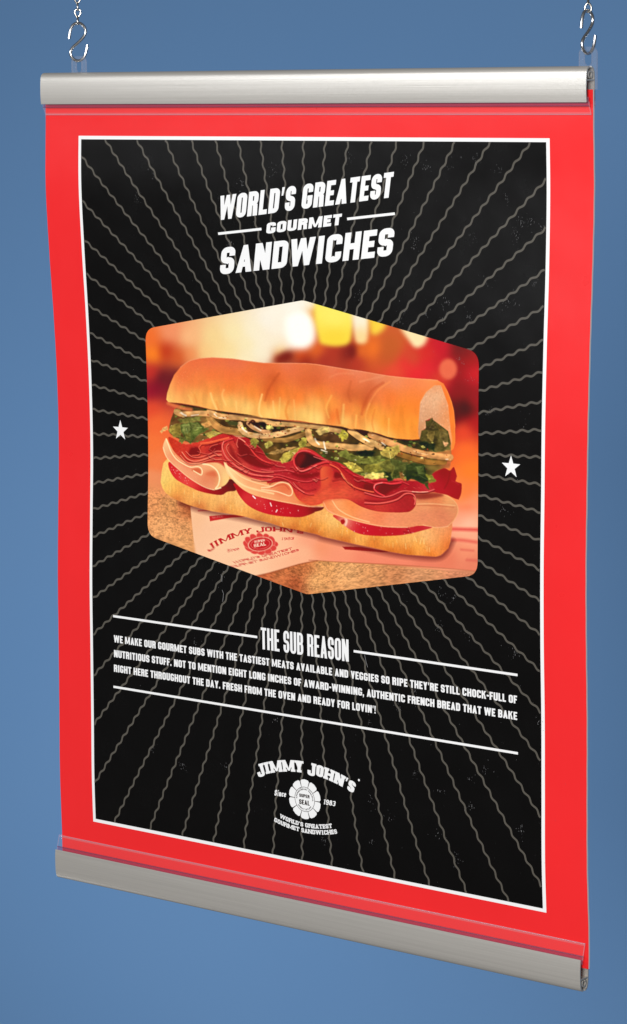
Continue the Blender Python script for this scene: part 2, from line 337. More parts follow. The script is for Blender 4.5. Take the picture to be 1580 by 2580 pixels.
def paint():
    rnd = random.Random(3)
    # -- blurred kitchen behind the sandwich
    bg = S(cM, (60,200,235,110,50),(80,270,246,128,42),(130,260,188,60,35),(185,285,205,88,45),(70,350,190,52,45),(115,372,104,34,40),(170,372,112,40,42),(60,430,150,32,48),(95,410,130,30,45),
      (70,500,222,76,50),(90,560,238,104,55),(80,650,240,115,60),(100,720,238,124,72),(150,180,235,142,98),(230,200,241,178,124),(330,200,238,206,142),(420,180,240,222,170),(480,230,240,224,178),
      (560,130,240,232,215),(600,220,240,228,200),(520,260,240,230,200),(400,260,240,216,156),(300,260,240,196,130),(236,275,232,140,85),(700,60,242,236,222),(640,180,243,232,212),(600,165,242,232,212),(700,120,244,238,226),(520,200,241,229,200),(560,225,242,230,204),(560,275,242,229,200),(640,232,244,226,196),(480,280,241,224,182),(660,70,242,236,222),(590,100,242,234,216),(740,60,240,230,205),(500,165,240,228,196),(360,250,240,208,144),(640,110,241,234,216),
      (760,100,225,150,60),(620,262,243,200,130),(606,292,165,60,30),(650,278,130,38,25),(700,270,205,78,35),(720,300,150,45,30),(770,255,215,95,40),(840,262,170,55,38),(900,268,130,38,32),(800,290,165,52,40),
      (960,262,215,100,40),(940,300,175,55,40),(1010,250,228,110,40),(1090,230,196,92,42),(1060,290,195,82,42),(1110,180,196,90,45),(1170,290,200,70,45),(1240,280,205,45,40),
      (1300,240,192,28,42),(1240,320,214,40,48),(1150,315,220,52,48),(1100,340,220,72,50),(1190,350,222,44,48),(1280,300,195,36,42),(1370,250,110,20,28),(1400,270,128,22,30),(1420,300,160,25,30),(1440,350,195,35,40),
      (1290,380,205,60,45),(1370,420,135,20,32),(1360,330,150,28,32),(1400,500,66,12,22),(1350,520,90,20,30),(1440,470,150,25,35),(1440,560,170,35,35),(1390,600,222,70,45),(1400,680,241,106,46),(1420,760,241,122,46),(1400,850,240,122,62),(1430,900,242,142,98),
      (1430,960,245,172,132),(1400,1000,245,175,140),(700,600,200,90,50),(700,900,230,140,80),(500,400,235,130,80))
    ART[:] = shep(bg, 0, 0, AW, AH, 3.4, 6.)
    fill(cM((640,120),(690,95),(740,110),(762,180),(755,225),(715,250),(660,238),(640,190)), (255,250,240), 8)
    fill(cM((770,40),(915,40),(915,205),(880,236),(810,234),(778,205)), [*S(cM,(845,100,240,226,100),(845,215,240,206,62))], 5)
    fill(cM((922,60),(985,60),(985,205),(958,228),(930,205)), [*S(cM,(955,110,240,230,204),(955,215,242,205,140))], 5)
    fill(cM((995,90),(1062,100),(1058,160),(1025,188),(998,180)), (238,200,66), 6)
    fill(cM((1050,190),(1100,200),(1120,260),(1090,300),(1040,290)), (186,88,40), 10, .7)
    fill(cM((1125,150),(1232,170),(1228,225),(1190,245),(1160,215)), (242,218,165), 5)
    fill(cM((905,235),(935,240),(930,285),(905,280)), (112,30,28), 6, .8)
    fill(ell(cM, 1325, 335, 38, 44), (226,104,72), 4, .95)
    fill(cM((600,285),(630,262),(665,272),(640,305),(600,305)), (112,26,24), 6, .8)
    # -- board
    fill(cM((20,752),(160,775),(300,900),(262,1180),(20,1080)), S(cM,(60,775,236,140,92),(120,790,232,140,92),(70,900,222,146,92),(150,900,205,140,85),(120,1000,226,160,104),(220,1000,216,150,96),(230,930,180,100,60),(200,1080,220,156,100)), 7, sm=False)
    fill(cM((500,1215),(620,1165),(720,1143),(800,1138),(900,1148),(1100,1164),(1300,1184),(1480,1200),(1480,1320),(700,1320)),
         S(cM,(540,1200,188,100,62),(620,1200,196,112,68),(680,1240,170,86,52),(720,1180,190,110,65),(760,1230,222,160,100),(800,1170,215,150,92),(900,1200,222,160,104),(1000,1200,212,146,94),(1100,1200,196,128,84),(1200,1200,210,145,100),(1400,1210,205,130,95)), 1)
    h = AH; w = AW
    speck = noise(h, w, 1.5, 1.0, 5)+.7*noise(h, w, 4, 2.5, 6); fine = noise(h, w, .8, .7, 8)
    board = np.zeros((h, w)); 
    for p, s in ((cM((20,845),(180,850),(245,930),(262,1180),(20,1080)), 10), (cM((470,1222),(620,1170),(720,1147),(800,1142),(900,1152),(1100,1168),(1300,1188),(1480,1203),(1480,1320),(700,1320)), 1)):
        bx, m = poly_mask(p, s); x0, y0, x1, y1 = bx; board[y0:y1, x0:x1] = np.maximum(board[y0:y1, x0:x1], m)
    k = 1+board*(.062*np.clip(speck, -3, 1.8)+.03*fine); ART[:] = np.clip(ART*k[..., None], 0, 255)
    # -- wrapping paper
    paper = J(cF((415,258),(428,400),(440,520),(460,667),(960,862),(1090,832),(1200,802),(1350,757),(1509,725)), cG((200,735),(400,745),(600,755),(800,765),(1000,775),(1200,795),(1400,812),(1500,822),(1500,395),(1240,390),(1000,500),(400,300)))
    fill(paper, S(cF,(450,350,242,186,142),(600,450,243,190,150),(700,650,245,196,156),(900,780,245,196,156),(1000,420,243,190,150),(1200,600,245,186,146),(1400,650,243,176,136),(1450,560,240,156,120))
        + S(cG,(100,600,238,144,104),(250,680,240,146,111),(500,690,235,132,102),(800,730,234,130,100),(1000,740,226,122,94),(1200,700,224,120,90),(1350,650,235,140,105),(1400,760,224,124,95),(1400,500,244,164,130),(1350,420,246,176,140)), .7, sm=False)
    stroke(cG((0,724),(200,737),(400,747),(800,767),(1200,797),(1480,822)), 2.2, (150,70,45), .45, 1.6)
    stroke(cF((960,866),(1090,838),(1350,762),(1509,730)), 3, (140,64,40), .5, 2)
    fill(cG((1230,250),(1480,240),(1480,440),(1235,440)), S(cG,(1350,260,241,124,80),(1350,330,246,156,122),(1380,400,247,182,150)), 4, .9, sm=False)
    stroke(cG((1240,455),(1460,462)), 8, (214,62,58), .75, 4)
    stroke(cG((1240,548),(1330,552),(1445,568)), 8, (212,70,62), .55, 3.5)
    stroke(cG((1315,632),(1420,642)), 5, (205,80,70), .45, 3); stroke(cG((1365,722),(1445,728)), 7, (200,80,72), .4, 3)
    red = (196,46,50)
    fill(cF((578,343),(700,333),(830,330),(900,348),(760,358),(585,388)), (200,50,50), .6, sm=False)
    word('WORLD', cF((605,364),(700,350)), 4, 3, (225,130,115), sv=.3, al=.6); stroke(cF((485,297),(600,290)), 4, (190,60,60), .6, 1)
    fill(cG((288,606),(450,610),(700,650),(640,656),(310,632)), (168,34,36), .6, sm=False)
    word("JIMMY JOHN'S", cF((572,652),(650,602),(740,556),(850,512),(960,486),(1090,476),(1230,478),(1400,500)), 15.5, 9.5, red, sv=.34, sh=.24)
    word('Since', cF((735,658),(838,632)), 7.5, 7, red, sv=.16, sh=.14, slab=.1, shear=.25)
    word('1983', cF((1200,552),(1312,546)), 6.5, 6.5, red, sv=.18, sh=.15, slab=.1, shear=.25)
    word("WORLD'S GREATEST", cF((788,756),(930,722),(1100,684),(1300,630)), 6.0, 5.6, red, sv=.24, sh=.18)
    word('GOURMET SANDWICHES', cF((750,797),(930,756),(1150,702),(1358,642)), 6.0, 5.4, red, sv=.24, sh=.18)
    for i in range(12):
        a = i/12*2*math.pi
        fill(ell(cF, 1020+112*math.cos(a), 587+62*math.sin(a), 44, 30, a*.2), (214,72,64), .6, edge=((236,140,120), 1.2, .9))
    fill(ell(cF, 1020, 585, 108, 62, -.12), (238,180,150), .6); fill(ell(cF, 1020, 585, 101, 57, -.12), (196,42,46), .6)
    fill(ell(cF, 1020, 585, 84, 44, -.12), (226,130,112), .6); fill(ell(cF, 1020, 585, 80, 41, -.12), (196,42,46), .6)
    word('SUPER', cF((970,578),(1062,560)), 6.2, 6, (244,200,176), sv=.24, slab=.0); word('SEAL', cF((966,614),(1072,594)), 8.2, 8, (244,200,176), sv=.26, slab=.0)
    # -- shadow of the loaf on the paper
    stroke(J(cF((330,228),(500,285),(700,328),(900,366),(1100,416),(1300,462),(1509,512)), cG((120,532),(400,597),(700,662),(900,690),(1100,702),(1180,660),(1235,560))), 13, (90,26,24), .6, 7)
    # -- lower half of the loaf
    low = J(cC((165,780),(112,840),(92,950),(80,1080),(100,1150)), cF((200,142),(250,180),(300,207),(400,247),(500,277),(600,301),(700,316),(800,331),(900,351),(1000,380),(1100,402),(1200,436),(1350,466),(1509,501)),
            cG((120,521),(250,551),(400,586),(550,616),(700,651),(850,677),(1000,687),(1095,694),(1140,680),(1205,620),(1222,560),(1238,440),(1235,380),(1100,300),(400,200)), cC((1000,1000),(400,760)))
    fill(low, S(cC,(100,1050,246,208,115),(130,900,243,190,105),(150,1150,243,184,92))+S(cF,(200,60,241,194,98),(300,130,240,168,82),(400,180,240,168,88),(300,192,212,118,60),(500,170,242,178,98),(600,230,242,178,98),(500,262,205,112,58),(700,180,243,182,108),(750,270,240,168,84),(700,300,205,115,60),
        (850,210,243,186,112),(900,300,240,164,84),(1000,330,240,166,84),(1000,370,185,95,50),(1150,365,240,162,78),(1250,390,240,162,78),(1400,420,240,157,68),(1300,450,190,95,44),(1450,478,186,92,42),(1150,410,195,100,50))
        +S(cG,(100,350,240,172,98),(100,430,240,162,74),(200,380,243,188,108),(300,480,240,166,78),(300,552,196,98,42),(60,490,200,105,45),(450,530,240,166,82),(550,590,216,120,50),(700,560,240,167,78),(700,638,205,104,40),(850,530,238,172,94),(850,655,208,110,42),(950,600,240,162,74),(1000,510,236,174,110),
        (1080,560,239,164,100),(1050,672,225,120,48),(1120,600,238,144,72),(1200,520,229,132,74),(1200,600,205,100,46),(1150,450,232,154,98),(1210,420,222,130,84)), .7, sm=False)
    lm = np.zeros((h, w)); bx, m = poly_mask(low, 2); x0, y0, x1, y1 = bx; lm[y0:y1, x0:x1] = m
    wr = noise(h, w, 1.4, 5, 11); k = 1+lm*(.016*np.clip(wr, -1.5, 2)+.016*noise(h, w, 1, 1, 12)); ART[:] = np.clip(ART*k[..., None], 0, 255)
    for i in range(120):
        u = rnd.random(); x = 400+u*720; y = 1190+u*210+rnd.uniform(-40, 40)
        q = np.array([(x, y), (x+rnd.uniform(-3, 3), y+rnd.uniform(5, 14))])-np.array([AX, AY])
        if all(0 <= int(a) < w and 0 <= int(b) < h and lm[int(b), int(a)] > .95 for a, b in q) : stroke(q, rnd.uniform(1, 2.2), (250,216,140), rnd.uniform(.2, .55), 1)
    # -- tomatoes
    fill(cC((178,830),(195,930),(260,1030),(350,1090),(450,1140),(560,1190),(700,1225),(850,1242),(930,1200),(1030,1185),(1050,1100),(960,1040),(850,1120),(700,1100),(420,980),(260,840)),
         S(cC,(210,900,212,48,48),(300,1020,216,52,52),(380,1060,226,78,68),(480,1120,222,66,58),(600,1190,190,40,42),(760,1210,160,30,38),(900,1180,132,24,34),(980,1120,96,20,28)), .7)
    fill(J(cF((790,60),(805,105),(840,170),(900,240),(980,290),(1080,325),(1200,345),(1350,353),(1420,340),(1490,312)), cG((40,310),(110,290),(120,262),(0,255)), cF((1400,240),(1150,170),(900,100))),
         S(cF,(830,130,176,28,36),(880,180,214,56,56),(960,220,200,44,48),(1000,190,212,62,60),(1080,280,205,38,46),(1150,230,184,28,40),(1250,310,196,32,42),(1350,280,176,26,38),(1400,320,178,28,40),(1480,285,140,20,30))+S(cG,(60,280,100,18,26)), .7)
    fill(cG((205,338),(280,402),(350,457),(450,500),(600,515),(750,512),(850,500),(950,476),(1065,440),(980,425),(850,430),(700,436),(550,410),(400,368),(300,338)),
         S(cG,(230,350,205,60,50),(300,380,232,160,130),(350,400,226,120,100),(380,420,205,46,50),(450,450,196,30,42),(600,470,190,26,40),(750,475,186,28,40),(850,470,196,50,50),(950,455,190,40,46),(1030,440,200,60,60)), .7)
    for tr, pts in ((cF, [(rnd.uniform(880,1400), rnd.uniform(190,330)) for _ in range(46)]), (cG, [(rnd.uniform(300,900), rnd.uniform(395,495)) for _ in range(26)]), (cC, [(rnd.uniform(210,440), 0) for _ in range(22)])):
        for x, y in pts:
            if tr is cC: y = 880+(x-200)*.85+rnd.uniform(-30, 40)
            if tr is cF and not (170+(x-830)*.22 < y < 210+(x-830)*.33): continue
            stroke(tr((x, y), (x+rnd.uniform(-3,3), y+rnd.uniform(2,7))), rnd.uniform(.8,1.7), (245,190,180), rnd.uniform(.4,.9), .7)
    stroke(cF((955,170),(975,190)), 3, (255,235,225), .95, .8); stroke(cF((1105,230),(1115,256)), 2.6, (255,225,215), .9, .8); stroke(cF((1165,290),(1155,308)), 2.4, (255,230,220), .9, .8)
    fill(cG((275,378),(300,372),(310,395),(290,415),(275,400)), (176,30,34), .7); stroke(cG((310,350),(325,385),(315,420)), 5, (248,205,180), .8, 2)
    stroke(cG((820,480),(880,486)), 4, (150,24,34), .7, 2); stroke(cG((845,455),(865,462)), 4, (150,24,34), .7, 2)
    # -- red meat, first as one mass
    meat = J(cC((185,505),(225,650),(290,760),(400,850),(600,850),(800,830),(900,880),(1050,950),(1250,1030),(1420,1070)), cD((60,1000),(140,985),(330,985),(400,1090),(470,1200),(620,1272),(760,1250),(800,1200)),
             cG((120,228),(200,200),(330,200),(450,265),(600,307),(800,315),(880,300),(922,240),(905,170),(1000,145),(1150,140),(1288,196),(1318,70),(1262,50),(1275,0)),
             cE((1165,900),(1130,790),(1080,835),(1000,800),(870,860),(700,960),(300,940)), cD((1300,920),(1000,740),(600,560),(350,720),(100,690),(0,560)), cC((1200,520),(1050,510),(930,450),(800,480),(600,540),(400,600)))
    fill(meat, S(cC,(230,560,200,60,40),(400,680,205,60,45),(600,600,215,70,50),(700,700,170,38,42),(500,700,176,40,38),(600,800,222,88,62),(850,700,205,64,55),(930,500,195,46,44),(1000,640,205,70,55),(1100,700,150,32,34),(1250,700,140,28,32),(1300,850,176,40,46),(1150,860,205,70,60),(1400,940,196,56,60),(1300,1010,200,56,58),(1100,560,170,40,42))
        +S(cD,(100,760,160,36,38),(250,820,180,44,50),(100,900,190,46,50),(300,920,170,36,42),(550,900,150,28,36),(650,960,176,38,44),(500,1050,196,50,50),(640,1060,190,44,48),(450,1150,210,66,50),(650,1180,216,78,52),(900,1080,215,80,56),(1000,800,175,36,40),(1000,1000,196,56,48),(1200,900,165,30,36),(1100,1150,205,66,52),(1300,1000,140,26,32),(1300,1200,185,46,46),(700,680,200,50,48))
        +S(cE,(60,960,190,36,44),(60,1050,130,24,30),(250,1070,124,24,30),(400,980,175,32,42),(420,1110,165,34,40),(300,1200,186,46,46),(600,1020,160,30,38),(700,1080,180,40,46),(900,1000,165,30,36),(1000,900,150,28,34),(1100,1050,160,28,34),(1180,1100,158,28,34),(800,1060,190,52,56),(550,1180,165,40,40),(200,1280,200,60,50)), .7, grain=.02, gs=(1.2, .8))
    # -- pale sliced turkey and cheese
    fill(cC((150,528),(117,590),(108,660),(140,740),(200,820),(300,910),(420,1010),(540,1090),(660,1150),(760,1178),(830,1150),(900,1112),(945,1045),(935,960),(870,880),(780,835),(620,838),(520,830),(420,830),(320,760),(240,680),(185,590)),
         S(cC,(140,640,240,176,124),(150,560,246,196,140),(250,800,240,160,118),(330,880,240,168,124),(400,930,238,160,116),(480,1010,238,156,114),(550,1060,234,150,108),(640,1060,222,124,86),(700,1110,232,146,106),(780,1010,214,112,74),(620,900,240,172,122),(690,970,226,128,84),(860,1000,247,212,140),(880,1085,245,202,124),(780,900,244,190,128),(740,1050,225,130,92),(300,740,232,120,72),(420,830,225,100,70)), .7)
    fill(cC((470,925),(545,900),(590,925),(585,970),(540,960)), (214,104,66), 1.5); fill(cC((640,980),(760,930),(795,1000),(760,1010)), (214,104,68), 3, .8)
    for q, ww, al in ((cC((150,530),(180,610),(215,700),(280,790),(370,850),(455,888),(545,882),(592,905),(606,950),(592,988),(545,965),(495,935)), 2.6, .95), (cC((112,640),(145,745),(205,825),(300,912),(420,1010),(540,1090),(660,1152),(760,1178)), 1.8, .8),
                     (cC((615,850),(710,868),(790,930),(825,1020),(812,1110),(775,1165),(840,1150)), 3.4, .95), (cC((265,740),(330,800),(440,850),(520,850)), 1.6, .5)):
        stroke(q, ww, (253,222,168), al, 1.1)
    fill(J(cC((880,825),(930,870),(1040,940),(1200,1030),(1420,1085)), cD((60,1010),(140,1000),(270,965),(345,985),(395,1060),(410,1130),(470,1215),(600,1280),(770,1285),(795,1240),(800,1290),(600,1292),(400,1255),(200,1218),(0,1172)), cC((1250,1240),(1120,1170),(1000,1060),(920,960))),
         S(cC,(930,900,248,206,146),(1000,1010,248,206,146),(1100,1100,247,196,136),(1080,1000,240,165,110),(1200,1080,238,156,106),(1250,1180,244,180,122),(1400,1140,240,166,112),(1400,1220,238,156,104))
         +S(cD,(60,1050,236,146,100),(200,1040,226,116,74),(300,1060,222,106,66),(100,1130,240,164,112),(300,1190,238,150,102),(450,1220,232,132,84),(600,1265,236,150,104),(740,1275,234,144,98)), .7)
    for q, ww, al, c in ((cC((905,840),(945,940),(1030,1050),(1150,1130),(1330,1185),(1509,1225)), 4.5, .6, (252,220,160)), (cC((960,900),(1100,1010),(1250,1075),(1420,1120),(1509,1135)), 2.2, .7, (252,214,158)),
                        (cD((0,1072),(180,1096),(290,1132),(350,1152),(386,1130),(388,1075),(345,1008),(280,982),(210,990),(120,1035),(0,1048)), 2.8, .9, (250,208,158)), (cD((0,1165),(200,1212),(400,1250),(600,1283),(770,1288)), 1.8, .7, (250,204,150)), (cD((120,1050),(230,1015),(300,1015),(350,1070)), 3, .6, (200,80,56))):
        stroke(q, ww, c, al, 1.1)
    fill(cG((118,215),(148,290),(220,332),(350,372),(500,412),(650,436),(850,441),(985,420),(1100,442),(1200,432),(1252,380),(1287,310),(1277,240),(1232,190),(1150,148),(1000,140),(905,165),(925,235),(895,290),(820,312),(600,305),(450,262),(330,200),(200,196)),
         S(cG,(160,240,238,132,78),(200,300,240,146,92),(230,225,242,158,98),(300,290,242,154,92),(350,240,238,130,70),(500,350,238,140,92),(700,385,234,140,98),(900,370,229,138,94),(1000,330,220,130,92),(1150,330,212,122,86),(1250,290,216,136,92),(1000,238,230,156,102),(1000,180,196,92,60),(1100,180,218,120,74),(1210,215,228,156,98),(1080,420,224,136,90),(1200,420,220,130,90),(950,280,226,140,95),(600,330,232,124,82)), .7, grain=.012, gs=(2,1))
    for q, ww, al, c in ((cG((200,208),(255,285),(370,350),(520,395)), 2.6, .7, (250,206,150)), (cG((125,225),(160,290),(240,332),(400,382),(640,432),(850,440)), 1.6, .7, (250,200,150)), (cG((930,240),(1050,236),(1160,244),(1262,252)), 1.8, .6, (246,196,140)), (cG((930,252),(1100,254),(1250,268)), 2.2, .5, (190,96,64)), (cG((1150,150),(1235,195),(1278,250),(1285,310),(1250,380),(1195,432)), 1.8, .7, (240,178,120)), (cG((985,420),(1100,442),(1200,432)), 1.5, .7, (246,190,140))):
        stroke(q, ww, c, al, 1.2)
    # -- folds of the red meat
    dark = (112,20,26); hi = (228,104,84)
    for p, al in ((cC((470,640),(560,640),(580,690),(555,740),(470,750),(430,720)), .75), (cC((690,660),(760,610),(850,600),(850,670),(740,700)), .7), (cC((1060,560),(1130,580),(1210,680),(1290,780),(1420,860),(1509,880),(1400,905),(1250,870),(1130,800),(1070,700)), .8), (cC((950,600),(990,640),(1040,760),(1120,850),(1060,830),(960,730)), .5),
                  (cD((440,640),(520,600),(620,620),(770,705),(700,740),(600,780),(540,805),(470,790),(425,720)), 1.), (cD((930,850),(1010,880),(1040,930),(930,940)), .8), (cD((380,860),(550,880),(720,850),(720,900),(560,930),(420,900)), .6), (cE((170,1060),(230,1000),(350,1010),(460,990),(430,1050),(330,1090),(260,1140),(200,1120)), .85), (cE((0,1000),(110,1010),(120,1080),(0,1080)), .75), (cE((640,1130),(900,1115),(1000,1150),(800,1190),(660,1190)), .6)):
        fill(p, dark if al < 1 else (66,12,20), 2.2, al)
    fill(cD((440,640),(520,600),(560,640),(520,720),(470,790),(425,720)), (128,22,30), 4, .8)
    fill(cD((470,1210),(700,1140),(880,970),(1050,940),(1200,1080),(1400,1120),(1509,1150),(1509,1240),(1200,1195),(900,1200),(800,1225),(620,1272)), S(cD,(600,1200,218,84,54),(800,1110,222,88,58),(950,1020,196,54,46),(1000,1100,224,92,60),(1200,1140,208,70,54),(1450,1190,178,40,44)), 4, .9, grain=.03, gs=(3,1))
    fill(cD((752,800),(745,900),(752,1000),(740,1070),(690,1125),(790,1070),(865,980),(905,900),(905,830),(860,785),(800,775)), S(cD,(780,850,226,96,60),(820,950,220,84,54),(880,860,190,46,42),(760,1040,214,74,52)), 1.5)
    folds = [(cC((350,700),(420,785),(520,815),(650,785),(760,740),(850,735)),3.2,.8,(238,120,92)),(cC((330,740),(420,830),(560,838),(700,800),(850,790)),2.2,.6,(240,128,96)),(cC((400,690),(470,755),(570,765),(670,735),(780,690),(850,690)),2.2,.75,hi),(cC((600,600),(565,640),(585,690),(565,735),(480,742)),2.4,.8,(230,88,66)),
      (cC((1010,520),(905,555),(862,600),(868,700),(930,800),(1050,890),(1230,985),(1509,1010)),3.6,.85,(214,66,62)),(cC((880,562),(862,640),(905,750),(985,830),(1080,900),(1250,980),(1500,1010)),1.6,.7,(240,130,108)),(cC((940,595),(912,650),(965,745),(1065,832),(1200,912),(1350,950),(1509,952)),2.4,.75,hi),(cC((1060,525),(1045,600),(1060,640)),1.8,.7,hi),
      (cC((1065,520),(1130,558),(1205,640),(1285,740),(1380,808),(1509,850)),3.6,.9,(208,58,54)),(cC((1070,518),(1110,540),(1150,570)),2,.8,(240,150,120)),(cC((1230,1035),(1350,1060),(1480,1052)),1.8,.6,(240,140,110)),(cC((590,590),(700,578),(850,542),(940,520)),5.5,.9,(226,90,58)),(cC((640,610),(740,590),(830,560)),2,.6,(150,36,34)),(cC((930,455),(990,490),(1020,560)),4,.7,(170,32,40)),(cC((700,650),(730,620),(800,600)),1.8,.6,(210,90,70)),(cC((1140,890),(1300,960),(1509,985)),2,.6,(130,26,34)),
      (cD((0,820),(150,838),(320,830),(410,850)),2.4,.6,(214,80,78)),(cD((410,675),(418,760),(485,835),(570,822),(690,762),(810,722),(850,725)),4.4,1,(204,58,58)),(cD((440,790),(500,838),(580,822),(700,765)),1.6,.8,(236,120,110)),(cD((418,665),(475,592),(590,588),(720,648),(850,705)),4.6,1,(190,48,52)),(cD((450,610),(530,580),(620,590)),1.6,.7,(228,96,84)),(cD((660,655),(760,690),(830,705)),1.6,.7,(226,110,96)),
      (cD((0,905),(200,885),(350,925),(480,962),(600,970),(730,930)),2.2,.6,(214,74,72)),(cD((0,950),(120,940),(200,915),(330,955),(430,1040),(560,1120),(660,1130)),2.6,.75,(208,66,64)),(cD((100,1000),(200,945),(330,970)),2,.6,(140,28,34)),(cD((430,1000),(560,1080),(690,1060)),2.5,.5,(150,30,36)),(cD((400,985),(470,1060),(540,1110)),1.6,.6,(236,120,100)),
      (cD((870,755),(970,808),(1040,900),(1100,990),(1200,1050),(1340,1090),(1420,1105)),3.6,.9,(216,84,58)),(cD((850,700),(960,730),(1080,830),(1240,930),(1400,985)),5,.6,(190,44,48)),(cD((1010,870),(1060,950),(1150,1020)),2,.8,(238,140,90)),(cD((900,960),(1050,945),(1180,1070)),2,.5,(140,26,32)),
      (cE((250,1155),(165,1112),(118,1060),(138,1005),(230,985),(340,1000),(460,985)),4,1,(206,54,58)),(cE((120,1055),(140,1010),(225,985)),1.6,.8,(240,130,120)),(cE((0,1112),(200,1165),(330,1152),(480,1092),(620,1100),(780,1102),(910,1060)),2.6,.8,(216,90,84)),(cE((600,1100),(700,1106),(800,1100)),1.6,.7,(244,170,140)),(cE((0,1240),(200,1246),(400,1202),(510,1128),(600,1128),(642,1180),(632,1262)),3,.9,(222,90,80)),(cE((0,1200),(200,1215),(380,1170),(480,1120)),2,.6,(130,26,32)),(cE((20,960),(200,950),(420,960),(560,1010)),2.4,.5,(215,70,70))]
    for q, ww, al, c in folds: stroke(q+np.array([.4, ww*.5+1.6]), 2.4, (88,12,20), .62*al, 1.0)
    for q, ww, al, c in folds:
        stroke(q, ww, c, al, .8); stroke(q+np.array([-.2, -ww*.22]), max(.9, ww*.3), tuple(min(255, v*1.14+10) for v in c), al*.7, .6)
    for i in range(46):
        x = rnd.uniform(110, 560); y = 372+(x-110)*.13+rnd.uniform(-8, 62); i0, j0 = int(x), int(y); c = ART[j0, i0]
        if 120 < c[0] < 205 and c[1] < 62:
            Lx = rnd.uniform(10, 34); q = np.array([(x, y), (x+Lx*.35, y+rnd.uniform(1, 6)), (x+Lx*.7, y+rnd.uniform(2, 9)), (x+Lx, y+rnd.uniform(-2, 8))])
            stroke(q+np.array([0, 2.6]), 2.4, (84,12,18), .45, 1.2); stroke(q, 2.2, (222,96,80) if rnd.random() < .7 else (240,146,116), rnd.uniform(.3, .6), 1.)
    for i in range(260):                                  # marbling
        x = rnd.uniform(420, 1120); y = 1130+(x-420)*.1+rnd.uniform(-40, 55)
        i0, j0 = int(x-AX), int(y-AY)
        if not (0 <= i0 < AW and 0 <= j0 < AH): continue
        c = ART[j0, i0]
        if c[0] > 140 and c[1] < 95: stroke(np.array([(x, y), (x+rnd.uniform(1, 5), y+rnd.uniform(-1, 1.5))])-np.array([AX, AY]), rnd.uniform(.7, 1.4), (236,130,100), rnd.uniform(.2, .5), .7)
    fill(cE((870,862),(1000,802),(1080,838),(1130,785),(1168,900),(1150,968),(1228,1000),(1192,1202),(1050,1142),(900,1110),(860,1000)), S(cE,(900,950,176,36,42),(1000,880,140,24,30),(1060,1000,160,28,34),(1130,900,168,34,36),(1180,1080,160,30,34),(1000,1090,176,34,40)), .8, sm=False)
    stroke(cE((1100,960),(1140,975),(1190,1010)), 2, (190,50,50), .6, 1); stroke(cE((1080,840),(1060,960),(1010,1060)), 3, (120,20,26), .5, 2)
    # -- dark bed of the vegetables, then leaves and onions
    bed = J(cC((275,140),(420,105),(600,140),(900,190),(1300,225)), cD((0,160),(500,225),(1000,265),(1400,335)), cE((100,345),(400,425),(700,435),(800,250),(870,180),(970,260),(1060,330),(1090,450),(1100,560),(1080,790),(1000,800),(870,860),(820,950),(700,960),(520,930),(300,930),(0,925)),
            cD((1400,930),(1200,870),(1000,740),(820,690),(640,570),(500,540),(400,640),(340,720),(100,680),(0,560)), cC((1200,530),(960,450),(700,520),(480,580),(250,500),(185,400)))
    fill(bed, S(cC,(300,200,120,80,45),(500,140,70,56,34),(700,330,150,105,55),(900,330,70,50,30),(1000,480,95,75,38),(1300,400,75,48,34),(1380,330,40,30,24))+S(cD,(30,250,36,24,22),(300,470,70,56,30),(150,600,110,80,40),(600,550,90,66,34),(900,420,95,62,40),(900,600,80,66,34),(1300,590,56,52,28),(1400,350,60,36,26),(1200,800,90,84,38),(100,650,90,60,30))
        +S(cE,(30,360,60,40,24),(560,480,50,46,28),(700,480,44,48,26),(900,400,96,86,46),(600,640,140,95,45),(500,800,60,66,34),(700,860,46,56,30),(900,780,120,96,45),(1000,620,170,110,60),(1040,740,200,105,62),(200,800,95,100,44)), .8)
    greens = [(150,152,68),(112,124,54),(84,100,44),(176,172,80),(62,76,36),(130,132,58),(196,186,100),(50,60,30)]
    def leaf(x, y, r, c, a=None):
        a = rnd.random()*6.28 if a is None else a; n = rnd.randint(5, 8)
        p = np.array([(x+r*rnd.uniform(.55, 1.25)*math.cos(a+k/n*6.283)*1.25, y+r*rnd.uniform(.5, 1.15)*math.sin(a+k/n*6.283)*.8) for k in range(n)])
        f = rnd.uniform(.85, 1.1); fill(p, tuple(v*f for v in c), .7, .95, sm=rnd.random() < .5, edge=(tuple(min(255, v*1.25+10) for v in c), 1.6, .3))
        if r > 4: stroke(np.array([(x-r*.6, y+rnd.uniform(-.3, .3)*r), (x+r*.6, y+rnd.uniform(-.3, .3)*r)]), 1, tuple(v*.6 for v in c), .6, .8)
    bm = poly_mask(smooth(bed), .5)
    def in_bed(x, y):
        (x0, y0, x1, y1), m = bm; i, j = int(x)-x0, int(y)-y0
        return 0 <= i < x1-x0 and 0 <= j < y1-y0 and m[j, i] > .9
    for i in range(420):
        x = rnd.uniform(70, 790); y = rnd.uniform(250, 500)
        if in_bed(x, y): leaf(x, y, rnd.uniform(2.5, 6.5), rnd.choice(greens[:6]+[(150,110,55),(120,84,44)]))
    oc, orim, od = (226,168,106), (186,124,66), (198,140,76)
    def onion(q, w0, c=oc, r=orim, w1=None):
        r = tuple(.55*a+.45*b for a, b in zip(r, c)); w0 = w0*.88; stroke(q+np.array([0, w0*.3]), w0*.8, (90,60,32), .35, 2.)
        stroke(q, w0*1.06, c, .86, 1.1, w1, r); stroke(q+np.array([0, -w0*.30]), 1.2, tuple(min(255, v*1.07) for v in c), .6, .9); stroke(q+np.array([0, w0*.2]), w0*.34, r, .45, 2)
    onion(cE((420,615),(600,672),(800,722),(1010,722)), 15, (172,118,54), (120,78,36))
